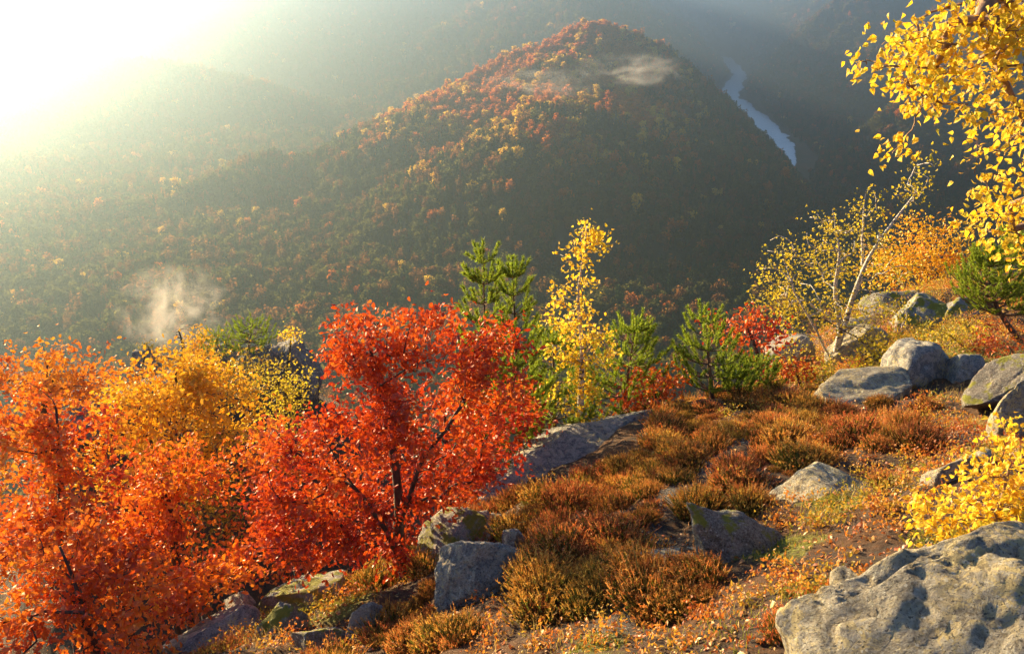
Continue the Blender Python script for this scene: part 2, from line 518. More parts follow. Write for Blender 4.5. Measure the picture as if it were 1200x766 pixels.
def hill_material():
    m, n, l = new_mat('forest floor')
    out = n.new('ShaderNodeOutputMaterial')
    p = n.new('ShaderNodeBsdfPrincipled')
    p.inputs['Roughness'].default_value = 1.0
    tc = n.new('ShaderNodeTexCoord').outputs['Object']
    a = noise_node(n, l, 0.02, 6, 0.65, tc)
    b = noise_node(n, l, 0.16, 6, 0.7, tc)
    c = mixc(n, l, mrange(n, l, a.outputs[0], 0.4, 0.6), (0.045, 0.042, 0.016), (0.12, 0.055, 0.018))
    c = mixc(n, l, mrange(n, l, b.outputs[0], 0.45, 0.65), c, (0.03, 0.04, 0.014))
    l.new(c, p.inputs['Base Color'])
    bp = n.new('ShaderNodeBump')
    bp.inputs['Distance'].default_value = 2.0
    l.new(b.outputs[0], bp.inputs['Height'])
    l.new(bp.outputs[0], p.inputs['Normal'])
    l.new(p.outputs[0], out.inputs[0])
    return m

X, Y_ = polar(rs_in, th)
Z = H(X, Y_)
pm, mm_ = masks(X.ravel(), Y_.ravel())
link('ground', make_mesh('ground', np.stack([X.ravel(), Y_.ravel(), Z.ravel()], 1), grid_faces(len(rs_in), len(th)), [ground_material()], smooth=True, attrs={'path': pm, 'moss': mm_}),
     kind='structure', label='heathery summit ground falling away towards the valley')
X, Y_ = polar(rs_out, th)
Z = H(X, Y_)
link('hills', make_mesh('hills', np.stack([X.ravel(), Y_.ravel(), Z.ravel()], 1), grid_faces(len(rs_out), len(th)), [hill_material()], smooth=True),
     kind='structure', label='forested hills round the deep river valley')

def river():
    m, n, l = new_mat('river water')
    out = n.new('ShaderNodeOutputMaterial')
    p = n.new('ShaderNodeBsdfPrincipled')
    tc = n.new('ShaderNodeTexCoord').outputs['Object']
    t = noise_node(n, l, 0.12, 6, 0.7, tc)
    l.new(mixc(n, l, mrange(n, l, t.outputs[0], 0.45, 0.62), (0.72, 0.82, 0.90), (0.90, 0.94, 0.97)), p.inputs['Base Color'])  # sky reflection put into the pale base colour, whiter for rapids
    p.inputs['Roughness'].default_value = 0.12
    p.inputs['Specular IOR Level'].default_value = 1.0
    b = n.new('ShaderNodeBump')
    b.inputs['Distance'].default_value = 0.5
    l.new(t.outputs[0], b.inputs['Height'])
    l.new(b.outputs[0], p.inputs['Normal'])
    l.new(p.outputs[0], out.inputs[0])
    pts = np.array(RIVER, float)
    tt = np.linspace(0, len(pts) - 1, 700)
    c = np.stack([np.interp(tt, np.arange(len(pts)), pts[:, k]) for k in range(3)], 1)
    for _ in range(6):
        c[1:-1] = (c[:-2] + 2 * c[1:-1] + c[2:]) / 4
    d = np.gradient(c[:, :2], axis=0)
    d /= np.linalg.norm(d, axis=1)[:, None]
    nrm = np.stack([-d[:, 1], d[:, 0]], 1)
    w = np.interp(tt, [0, 7.5, 8.0, 8.2, 8.6, 9.6, 10.2, 12], [0.9, 0.9, 5, 17, 36, 36, 28, 16]) * (1 + 0.18 * vnoise(tt * 1.7, tt * 0, seed=2))
    rows = []
    for s in (-1, -0.33, 0.33, 1):
        q = c.copy()
        q[:, :2] += nrm * (s * w * (1 + (0.22 * fbm(tt * 9, tt * 0 + 7 * s, octaves=3, seed=14) if abs(s) == 1 else 0)))[:, None]
        q[:, 2] += 1.0
        rows.append(q)
    v = np.stack(rows, 1).reshape(-1, 3)
    link('river', make_mesh('river', v, grid_faces(len(c), 4, wrap=False), [m], smooth=True), kind='structure', label='pale river winding along the valley bottom')
river()

# ------------------------------------------------------------------ forest on the hills
def rand_rot(rng, n):
    q = rng.normal(size=(n, 4))
    q /= np.linalg.norm(q, axis=1)[:, None]
    w, x, y, z = q.T
    return np.stack([np.stack([1 - 2 * (y * y + z * z), 2 * (x * y - z * w), 2 * (x * z + y * w)], -1),
                     np.stack([2 * (x * y + z * w), 1 - 2 * (x * x + z * z), 2 * (y * z - x * w)], -1),
                     np.stack([2 * (x * z - y * w), 2 * (y * z + x * w), 1 - 2 * (x * x + y * y)], -1)], 1)

def trunk_geo(h, r, sides=5):
    a = np.arange(sides) / sides * 2 * PI
    v = np.concatenate([np.stack([np.cos(a) * r * k, np.sin(a) * r * k, np.full(sides, z)], 1) for k, z in ((1.3, -1.0), (0.8, h * 0.5), (0.15, h))])
    f = []
    for lv in range(2):
        for i in range(sides):
            j = (i + 1) % sides
            f += [(lv * sides + i, lv * sides + j, (lv + 1) * sides + j), (lv * sides + i, (lv + 1) * sides + j, (lv + 1) * sides + i)]
    return v, np.array(f)

def far_tree_mesh(name, mat, seed, conifer=False, n=230, slim=False):
    rng = np.random.default_rng(seed)
    if conifer:
        hgt = 15.0
        t = rng.uniform(0.12, 1.0, n) ** 0.9
        rad = (1 - t) * 3.6 * (0.72 + 0.35 * np.sin(t * 42)) + 0.25
        a = rng.uniform(0, 2 * PI, n)
        rr = rad * np.sqrt(rng.uniform(0.35, 1, n))
        c = np.stack([np.cos(a) * rr, np.sin(a) * rr, t * hgt - 0.25 * rr], 1)
        size = 0.55 + 0.75 * (1 - t)
        th_ = hgt * 0.97
    else:
        hgt = 13.0
        lobes = rng.normal(size=(9, 3)); lobes /= np.linalg.norm(lobes, axis=1)[:, None]
        lobes = lobes * (np.array([1.2, 1.2, 4.2]) if slim else np.array([2.5, 2.3, 2.2])) + np.array([0, 0, 8.6 if slim else 7.2])
        n = 150 if slim else n
        lobes = lobes + rng.normal(0, 0.5, (9, 3))
        c = lobes[rng.integers(0, 9, n)]
        d = rng.normal(size=(n, 3)); d /= np.linalg.norm(d, axis=1)[:, None]
        c = c + d * rng.uniform(0.9, 2.1, n)[:, None]
        c[:, 2] = np.maximum(c[:, 2], 2.2)
        size = rng.uniform(0.55, 1.15, n)
        th_ = hgt * 0.7
    Rm = rand_rot(rng, n)
    tpl = np.array([(-1, 0, 0.1), (0, -0.55, -0.15), (1, 0.1, 0.1), (0.1, 0.65, -0.1)])
    v = np.einsum('nij,kj->nki', Rm, tpl) * size[:, None, None] + c[:, None]
    f = (np.arange(n)[:, None, None] * 4 + np.array([(0, 1, 2), (0, 2, 3)])[None]).reshape(-1, 3)
    tv, tf = trunk_geo(th_, 0.22)
    V = np.concatenate([v.reshape(-1, 3), tv])
    Fc = np.concatenate([f, tf + n * 4])
    mi = np.concatenate([np.zeros(len(f)), np.ones(len(tf))])
    return make_mesh(name, V, Fc, [mat, M['bark']], mi)

FM = {
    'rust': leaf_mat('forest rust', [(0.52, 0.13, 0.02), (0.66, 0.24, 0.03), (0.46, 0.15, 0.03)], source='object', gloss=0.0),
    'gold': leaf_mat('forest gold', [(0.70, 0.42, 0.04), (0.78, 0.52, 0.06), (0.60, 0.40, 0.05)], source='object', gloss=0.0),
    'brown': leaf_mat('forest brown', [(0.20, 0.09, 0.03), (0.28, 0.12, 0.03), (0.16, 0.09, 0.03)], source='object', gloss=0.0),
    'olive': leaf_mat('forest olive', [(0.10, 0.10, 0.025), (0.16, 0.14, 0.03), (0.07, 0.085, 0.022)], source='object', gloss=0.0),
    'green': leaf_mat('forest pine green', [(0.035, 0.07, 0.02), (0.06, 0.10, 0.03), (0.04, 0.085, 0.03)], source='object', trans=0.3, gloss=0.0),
}
FKIND = [('rust', 'rust orange broadleaf tree in the hillside forest across the valley', 'broadleaf_tree', False),
         ('gold', 'golden yellow broadleaf tree in the hillside forest across the valley', 'broadleaf_tree', False),
         ('brown', 'dull brown broadleaf tree in the hillside forest across the valley', 'broadleaf_tree', False),
         ('olive', 'olive green broadleaf tree in the hillside forest across the valley', 'broadleaf_tree', False),
         ('green', 'dark green pointed conifer in the hillside forest across the valley', 'conifer_tree', True)]

def instancer(name, pts, scl, rot, idx, protos, **props):
    """one object whose points carry copies of the given prototype objects (for what nobody could count)"""
    me = bpy.data.meshes.new(name)
    me.vertices.add(len(pts))
    me.vertices.foreach_set('co', np.ascontiguousarray(pts, np.float32).ravel())
    for an, t, k, av in (('scl', 'FLOAT', 'value', scl), ('rot', 'FLOAT_VECTOR', 'vector', rot), ('idx', 'INT', 'value', idx)):
        a = me.attributes.new(an, t, 'POINT')
        a.data.foreach_set(k, np.ascontiguousarray(av, np.int32 if t == 'INT' else np.float32).ravel())
    o = link(name, me, kind='stuff', **props)
    ng = bpy.data.node_groups.new(name, 'GeometryNodeTree')
    ng.interface.new_socket('Geometry', in_out='INPUT', socket_type='NodeSocketGeometry')
    ng.interface.new_socket('Geometry', in_out='OUTPUT', socket_type='NodeSocketGeometry')
    gi = ng.nodes.new('NodeGroupInput'); go = ng.nodes.new('NodeGroupOutput')
    jn = ng.nodes.new('GeometryNodeJoinGeometry')
    def attr(nm, t):
        a = ng.nodes.new('GeometryNodeInputNamedAttribute')
        a.data_type = t
        a.inputs[0].default_value = nm
        return a.outputs[0]
    s, r, ix = attr('scl', 'FLOAT'), attr('rot', 'FLOAT_VECTOR'), attr('idx', 'INT')
    for i, pr in enumerate(protos):
        oi = ng.nodes.new('GeometryNodeObjectInfo')
        oi.inputs['Object'].default_value = pr
        oi.inputs['As Instance'].default_value = True
        cmp_ = ng.nodes.new('FunctionNodeCompare')
        cmp_.data_type = 'INT'; cmp_.operation = 'EQUAL'
        ng.links.new(ix, cmp_.inputs[2]); cmp_.inputs[3].default_value = i
        ip = ng.nodes.new('GeometryNodeInstanceOnPoints')
        ng.links.new(gi.outputs[0], ip.inputs['Points'])
        ng.links.new(cmp_.outputs[0], ip.inputs['Selection'])
        ng.links.new(oi.outputs['Geometry'], ip.inputs['Instance'])
        ng.links.new(r, ip.inputs['Rotation'])
        ng.links.new(s, ip.inputs['Scale'])
        ng.links.new(ip.outputs[0], jn.inputs[0])
    ng.links.new(jn.outputs[0], go.inputs[0])
    md = o.modifiers.new('scatter', 'NODES')
    md.node_group = ng
    return o

def forest():
    rng = np.random.default_rng(11)
    n = 240000
    a = rng.uniform(R_(-38), R_(38), n)
    r = np.sqrt(np.concatenate([rng.uniform(120 ** 2, 2900 ** 2, 200000), rng.uniform(2900 ** 2, 4900 ** 2, 40000)]))
    x, y = r * np.sin(a), r * np.cos(a)
    keep = rng.uniform(size=n) < np.where(r < 700, 1.0, np.where(r < 1350, 1.0, np.where(r < 2900, 0.45, 1.0)))
    x, y, r = x[keep], y[keep], r[keep]
    z = H(x, y, False)
    dr, rz = poly_eval(x, y, RIVER)
    # what the eye can see from the summit: tops above the sight lines over the nearer ground
    vis = np.zeros(len(x), bool)
    el_top = (z + 13) / r
    mx = np.full(len(x), -9.0)
    for f in np.geomspace(0.05, 0.98, 26):
        mx = np.maximum(mx, H(x * f, y * f, False) / (r * f))
    vis = el_top > mx - 0.01
    ok = (dr > np.interp(y, [1050, 1200, 1320, 2600], [1.5, 14, 56, 38])) & vis & ((r > 330) | (el_top < -0.46))
    x, y, z, r, dr = x[ok], y[ok], z[ok], r[ok], dr[ok]
    n = len(x)
    lit = sstep(-158, -105, z) * (1 - sstep(1300, 1500, r)) * sstep(770, 850, r) * sstep(-230, -110, x) * (1 - sstep(110, 260, x))  # sunlit crest put into tree colour: warm kinds here, duller ones elsewhere
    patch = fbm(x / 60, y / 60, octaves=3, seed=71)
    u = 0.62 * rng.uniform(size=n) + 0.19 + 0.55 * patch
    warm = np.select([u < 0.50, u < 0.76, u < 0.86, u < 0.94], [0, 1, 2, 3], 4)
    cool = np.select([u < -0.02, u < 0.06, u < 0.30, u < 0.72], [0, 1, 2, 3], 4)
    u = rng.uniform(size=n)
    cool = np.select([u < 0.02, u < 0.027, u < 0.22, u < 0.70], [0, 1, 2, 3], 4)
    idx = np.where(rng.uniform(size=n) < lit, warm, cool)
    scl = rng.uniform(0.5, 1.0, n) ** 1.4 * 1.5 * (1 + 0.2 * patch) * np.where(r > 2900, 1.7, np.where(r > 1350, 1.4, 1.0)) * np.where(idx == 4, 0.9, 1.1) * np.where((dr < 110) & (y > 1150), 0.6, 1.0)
    rot = np.zeros((n, 3)); rot[:, 2] = rng.uniform(0, 2 * PI, n)
    rot[:, :2] = rng.normal(0, 0.06, (n, 2))
    # the ones that show largest: scaled size over distance, inside the frame
    fw = y * CP - z * SP
    px = 600 + F * x / fw
    py = 383 - F * (y * SP + z * CP) / fw
    show = scl * F / r * ((px > 10) & (px < 1060) & (py > 20) & (py < 395))
    order = np.argsort(-show)
    big, rest = order[:300], order[300:]
    idx = idx + 5 * (rng.uniform(size=n) < 0.4)
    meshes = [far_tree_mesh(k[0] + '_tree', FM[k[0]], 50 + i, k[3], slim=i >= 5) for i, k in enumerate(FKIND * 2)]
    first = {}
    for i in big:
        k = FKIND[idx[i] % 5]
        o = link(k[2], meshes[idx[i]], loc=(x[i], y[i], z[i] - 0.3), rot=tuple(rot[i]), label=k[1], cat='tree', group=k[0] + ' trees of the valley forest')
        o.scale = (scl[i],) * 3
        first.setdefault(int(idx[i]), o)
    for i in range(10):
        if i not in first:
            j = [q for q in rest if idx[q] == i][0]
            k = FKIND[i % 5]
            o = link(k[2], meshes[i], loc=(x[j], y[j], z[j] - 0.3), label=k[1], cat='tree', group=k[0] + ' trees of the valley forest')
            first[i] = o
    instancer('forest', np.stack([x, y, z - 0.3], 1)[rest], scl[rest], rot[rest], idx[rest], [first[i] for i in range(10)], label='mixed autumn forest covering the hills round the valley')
    print('forest trees', n)
forest()

# ------------------------------------------------------------------ haze
def haze():
    m, n, l = new_mat('haze air')
    out = n.new('ShaderNodeOutputMaterial')
    v = n.new('ShaderNodeVolumePrincipled')
    v.inputs['Color'].default_value = (0.54, 0.77, 1.0, 1)
    v.inputs['Density'].default_value = HAZE_DENSITY
    v.inputs['Anisotropy'].default_value = HAZE_G
    l.new(v.outputs[0], out.inputs['Volume'])
    x0, x1, y0, y1, z0, z1 = -5300, 5300, -5300, 5300, -215, 196
    vs = [(x, y, z) for x in (x0, x1) for y in (y0, y1) for z in (z0, z1)]
    fs = [(0, 1, 3, 2), (4, 6, 7, 5), (0, 4, 5, 1), (2, 3, 7, 6), (0, 2, 6, 4), (1, 5, 7, 3)]
    link('haze', make_mesh('haze', vs, np.array(fs), [m]), kind='stuff', label='pale morning haze filling the valley')
haze()

# ------------------------------------------------------------------ rocks
def ico(sub):
    import bmesh
    bm = bmesh.new()
    bmesh.ops.create_icosphere(bm, subdivisions=sub, radius=1.0)
    v = np.array([p.co[:] for p in bm.verts])
    f = np.array([[q.index for q in p.verts] for p in bm.faces])
    bm.free()
    return v, f
ICO = {k: ico(k) for k in (3, 4, 5, 6)}

def rot_mat(rx, ry, rz):
    return np.array(Matrix.Rotation(R_(rz), 3, 'Z') @ Matrix.Rotation(R_(ry), 3, 'Y') @ Matrix.Rotation(R_(rx), 3, 'X'))

def rock_geo(dims, seed, sub=5, cuts=13, cut_lo=0.52, cut_hi=0.90, rough=0.075, planes=(), box=2.6, crack=0.5):
    """a worn block: rounded box, random planes cut from it, then lumps, cracks and grain"""
    rng = np.random.default_rng(seed)
    v, f = ICO[sub]
    v = v / (np.abs(v) ** box).sum(1)[:, None] ** (1 / box)
    pl = []
    for _ in range(cuts):
        d = rng.normal(size=3); d /= np.linalg.norm(d)
        pl.append((d, rng.uniform(cut_lo, cut_hi)))
    for d, o in planes:
        d = np.array(d, float); pl.append((d / np.linalg.norm(d), o))
    soft = 0.03
    for d, o in pl:
        s = v @ d - o
        v = v - (np.maximum(s, 0) * (1 - soft))[:, None] * d
    s0 = seed * 7.31
    nrm = v / np.linalg.norm(v, axis=1)[:, None]
    q = v + s0
    disp = rough * fbm(q[:, 0] * 1.3, q[:, 1] * 1.3, q[:, 2] * 1.3, 5, seed, 0.55)
    rid = 1 - np.abs(fbm(q[:, 0] * 2.1 + 5, q[:, 1] * 2.1, q[:, 2] * 2.1, 3, seed + 9))
    disp -= rough * crack * np.clip((rid - 0.88) / 0.12, 0, 1) ** 1.5
    disp += 0.010 * fbm(q[:, 0] * 6, q[:, 1] * 6, q[:, 2] * 6, 6, seed + 4, 0.66)
    v = v + nrm * disp[:, None]
    return v * np.array(dims), f

ROCKS = {}
def rock(px, py, Y, wpx, hpx, label, mat='rock', seed=1, deep=0.8, rot=(0, 0, 0), sub=5, group=None, name='boulder', sink=0.25, **kw):
    """a boulder whose visible outline is about wpx by hpx photo pixels round (px, py)"""
    k = ppm(px, py, Y)
    w, h = wpx * k / 2, hpx * k / 2
    c = at(px, py, Y)
    c[2] -= h * sink
    v, f = rock_geo((w, w * deep, h * (1 + sink)), seed, sub, **kw)
    v = v @ rot_mat(*rot).T
    base = v[:, 2].min()
    loc = c + np.array([0, 0, base])
    v[:, 2] -= base
    o = link(name, make_mesh(name, v, f, [M[mat]], smooth=True), loc=loc, label=label, cat='rock', group=group)
    return o

G1 = 'rocks of the summit'
def slab(p0, p1, half_w, half_t, label, mat, seed):
    """a long low ledge of rock lying from p0 to p1, tipped a little away from the slope"""
    v, f = rock_geo((np.linalg.norm(p1 - p0) / 2, half_w, half_t), seed, 6, rough=0.07, cuts=9, cut_lo=0.6, box=3.0)
    a = (p1 - p0) / np.linalg.norm(p1 - p0)
    up = np.array([-0.25, -0.35, 1.0]); up -= a * (up @ a); up /= np.linalg.norm(up)
    v = v @ np.stack([a, np.cross(up, a), up])
    c = (p0 + p1) / 2 + up * half_t * 0.1
    zb = v[:, 2].min()
    v[:, 2] -= zb
    return link('rock_slab', make_mesh('rock_slab', v, f, [M[mat]], smooth=True), loc=c + (0, 0, zb), label=label, cat='rock', group=G1)
rock(1120, 758, 3.1, 440, 350, 'large lichen-covered granite boulder beside the yellow leafed bush, nearest of all the rocks', 'rock_lichen', 12, 0.8, (0, 6, 20), 6, G1, rough=0.055, cuts=8, cut_lo=0.62, crack=0.6, box=2.4, planes=[((-0.55, -0.20, 0.8), 0.52), ((0.10, -0.10, 0.99), 0.74), ((-0.32, -0.16, 0.92), 0.64)])
rock(992, 682, 3.7, 46, 44, 'small pale stone tucked against the largest lichen boulder', 'rock_lichen', 4, 0.8, (0, 0, 30), 4, G1, rough=0.08)
rock(804, 668, 6.5, 116, 50, 'flat pale stone half under the leaning pointed slab', 'rock_lichen', 23, 0.9, (0, 5, 10), 5, G1, sink=-0.1)
rock(966, 584, 7.5, 150, 88, 'flat topped pale boulder with moss at its foot, behind the leaning pointed slab', 'rock_lichen', 31, 0.75, (0, 8, 15), 5, G1, sink=-0.25, planes=[((0, -0.1, 1), 0.55)])
rock(1132, 562, 6.4, 104, 76, 'lichen boulder half hidden behind the yellow leafed bush', 'rock_lichen', 37, 0.8, (0, -6, 0), 5, G1)
rock(1020, 462, 12.4, 160, 56, 'long low pale boulder stretched before the domed boulder', 'rock_lichen', 41, 0.5, (0, 3, 12), 5, G1)
rock(1068, 438, 13.2, 98, 86, 'domed bluish grey boulder with a lit flank, tallest of its cluster', 'rock_blue', 43, 0.9, (0, 0, 25), 5, G1, box=2.2, cuts=9, rough=0.10)
rock(1124, 440, 13.0, 70, 66, 'rounded speckled boulder leaning against the domed bluish boulder', 'rock_blue', 47, 0.9, (0, 8, 40), 5, G1, box=2.2)
rock(1190, 452, 10.8, 118, 58, 'dark brown overhanging slab beside the rounded speckled boulder', 'rock_dark', 53, 0.7, (8, -20, 20), 5, G1, planes=[((-0.6, -0.6, -0.5), 0.35)])
rock(1200, 490, 8.4, 78, 112, 'sunlit yellowish boulder under the drooping birch twigs', 'rock_lichen', 59, 0.9, (0, -8, 10), 5, G1)
rock(562, 678, 6.8, 124, 112, 'angular grey boulder with a shaded face among the heather', 'rock', 61, 0.75, (0, -24, 25), 6, G1, cut_lo=0.5, planes=[((-0.45, -0.35, 0.82), 0.50), ((0.55, -0.8, -0.05), 0.58)])
slab(at(486, 672, 8.3), at(592, 598, 8.9), 0.42, 0.26, 'weathered slab with yellow moss behind the angular grey boulder', 'rock_moss', 67)
slab(at(556, 590, 10.1), at(772, 482, 12.3), 0.68, 0.27, 'long bluish slab sloping down through the heather below the birch', 'rock_blue', 71)
rock(604, 628, 7.7, 34, 34, 'small pale rock tip poking out of the heather', 'rock', 73, 0.8, (0, -20, 0), 4, G1)
rock(334, 728, 7.4, 66, 62, 'dark mossy boulder with a flat sunless face on the leafy slope', 'rock_moss', 79, 0.8, (0, 10, 30), 5, G1, planes=[((0.1, -1, 0.0), 0.4)])
rock(380, 752, 6.8, 86, 64, 'dark fissured rock beside the dark mossy boulder', 'rock_dark', 83, 0.8, (0, -20, 15), 5, G1)
rock(281, 710, 8.3, 46, 30, 'small grey stone under the lowest red oak branches', 'rock', 89, 0.8, (0, 0, 0), 4, G1)
rock(244, 748, 7.7, 130, 56, 'pale slab scattered with leaves at the foot of the red oaks', 'rock_blue', 97, 0.7, (0, -14, 10), 5, G1)
rock(352, 692, 8.6, 110, 40, 'flat mossy rock beside the trunk of the red oak', 'rock_moss', 101, 0.8, (0, -12, 0), 5, G1)
rock(436, 742, 6.9, 70, 78, 'rounded slab half covered by rusty heather below the red oak', 'rock', 103, 0.8, (0, -30, 20), 5, G1)
rock(1048, 350, 19.6, 76, 38, 'dark topped ledge block on the outcrop behind the white birch', 'rock_dark', 107, 0.8, (0, 0, 10), 4, G1, sink=0.8)
rock(1078, 366, 18.4, 110, 50, 'cracked mossy block in the middle of the outcrop', 'rock_moss', 109, 0.8, (0, 8, 30), 5, G1, sink=0.8)
rock(1140, 362, 18.0, 90, 44, 'flat block on top of the outcrop near the leaning pine', 'rock_moss', 113, 0.8, (0, 4, 0), 5, G1, sink=0.9)
rock(1000, 412, 16.2, 96, 66, 'broad pale rock face right behind the white birch trunk', 'rock_lichen', 127, 0.7, (0, 6, 20), 5, G1)
rock(930, 404, 17.4, 64, 40, 'grey rock between the small red oak and the white birch', 'rock', 131, 0.8, (0, -8, 0), 4, G1)
rock(1012, 385, 19.0, 70, 30, 'dark shelf of rock under the white birch branches', 'rock_dark', 137, 0.8, (0, 4, 0), 4, G1)
rock(1104, 523, 9.3, 40, 16, 'small flat stone lying on the gravel track', 'rock', 139, 0.9, (0, 0, 20), 3, G1, 'stone')
rock(1010, 690, 4.4, 30, 26, 'little tan stone by the foot of the largest boulder', 'rock_lichen', 149, 0.9, (0, 0, 20), 3, G1, 'stone')
# the leaning pointed slab: a wedge with its prow up to the left
def pointed_slab():
    Y = 6.4
    o2 = np.array(at(870, 660, Y))
    P = np.array([at(806, 590, Y + 0.0), at(862, 602, Y + 0.10), at(905, 620, Y + 0.05), at(950, 662, Y - 0.10), at(905, 694, Y - 0.45), at(842, 690, Y - 0.35), at(824, 640, Y - 0.22)])
    back = P + np.array([0.05, 0.42, -0.30])
    back[0] = P[0] + np.array([0.03, 0.07, -0.06])
    import bmesh
    bm = bmesh.new()
    for p in np.concatenate([P, back, P[3:6] + np.array([0, 0.1, -0.35])]):
        bm.verts.new(p - o2)
    bmesh.ops.convex_hull(bm, input=bm.verts[:])
    bmesh.ops.triangulate(bm, faces=bm.faces[:])
    for _ in range(4):
        bmesh.ops.subdivide_edges(bm, edges=bm.edges[:], cuts=1, use_grid_fill=True, smooth=0.0)
        bmesh.ops.triangulate(bm, faces=bm.faces[:])
    for _ in range(1):
        bmesh.ops.smooth_vert(bm, verts=bm.verts[:], factor=0.35, use_axis_x=True, use_axis_y=True, use_axis_z=True)
    bm.normal_update()
    bm.verts.ensure_lookup_table()
    v = np.array([q.co[:] for q in bm.verts]); nn = np.array([q.normal[:] for q in bm.verts])
    f = np.array([[q.index for q in p.verts] for p in bm.faces])
    bm.free()
    d = 0.05 * fbm(v[:, 0] * 2.5, v[:, 1] * 2.5, v[:, 2] * 2.5, 5, 5) + 0.012 * fbm(v[:, 0] * 14, v[:, 1] * 14, v[:, 2] * 14, 3, 6)
    v = v + nn * d[:, None]
    link('pointed_slab', make_mesh('pointed_slab', v, f, [M['rock_dark']], smooth=True), loc=o2, label='leaning pointed slab with a shaded mossy face in the middle of the heath', cat='rock', group=G1)
pointed_slab()
# crags on the spur beyond the left-hand trees
def crag(px, py, Y, wpx, hpx, label, seed, rz=0):
    k = ppm(px, py, Y)
    c = at(px, py, Y)
    hh = hpx * k * 1.1
    v, f = rock_geo((wpx * k * 0.56, wpx * k * 0.7, hh), seed, 5, cuts=12, cut_lo=0.5, cut_hi=0.85, rough=0.15, box=3.0)
    v = v @ rot_mat(0, -10, rz).T
    v[:, 2] += hpx * k / 2 - v[:, 2].max()
    zmin = v[:, 2].min()
    v[:, 2] -= zmin
    link('crag', make_mesh('crag', v, f, [M['rock_far']], smooth=True), loc=(c[0], c[1], c[2] + zmin), label=label, cat='crag', group='crags on the spur')
crag(174, 422, 31, 36, 36, 'small dark crag standing alone behind the golden oak', 211)
crag(222, 430, 30, 30, 22, 'low crag under the leafless dead tree', 213)
crag(258, 424, 30, 54, 44, 'grey crag below the dark pines on the spur', 217)
crag(300, 418, 29, 60, 30, 'shaded crag between the spreading pine and the largest crag', 219)
crag(345, 418, 28, 66, 54, 'largest pale crag on the spur, beside the big red oak', 223)
crag(110, 470, 22, 60, 40, 'pale rock showing through the trees under the far orange oak', 227)

# ------------------------------------------------------------------ trees near by
def norm(a):
    a = np.asarray(a, float)
    return a / max(np.linalg.norm(a), 1e-9)

def tube(P, Rr, sides):
    P = np.asarray(P, float)
    n = len(P)
    T = np.gradient(P, axis=0)
    T /= np.maximum(np.linalg.norm(T, axis=1)[:, None], 1e-9)
    u = np.cross(T[0], (0.31, 0.22, 0.93) if abs(T[0][2]) < 0.9 else (1, 0, 0.1))
    a = np.arange(sides) / sides * 2 * PI
    rows = []
    for i in range(n):
        u = u - T[i] * (u @ T[i])
        u = norm(u)
        w = np.cross(T[i], u)
        rows.append(P[i] + Rr[i] * (np.cos(a)[:, None] * u + np.sin(a)[:, None] * w))
    v = np.concatenate(rows)
    q = grid_faces(n, sides)
    f = np.concatenate([q[:, [0, 1, 2]], q[:, [0, 2, 3]]])
    cap = np.array([((n - 1) * sides, (n - 1) * sides + i, (n - 1) * sides + i + 1) for i in range(1, sides - 1)])
    return v, np.concatenate([f, cap])

def join(geos):
    V, Fs, o = [], [], 0
    for v, f in geos:
        V.append(v); Fs.append(f + o); o += len(v)
    return np.concatenate(V), np.concatenate(Fs)

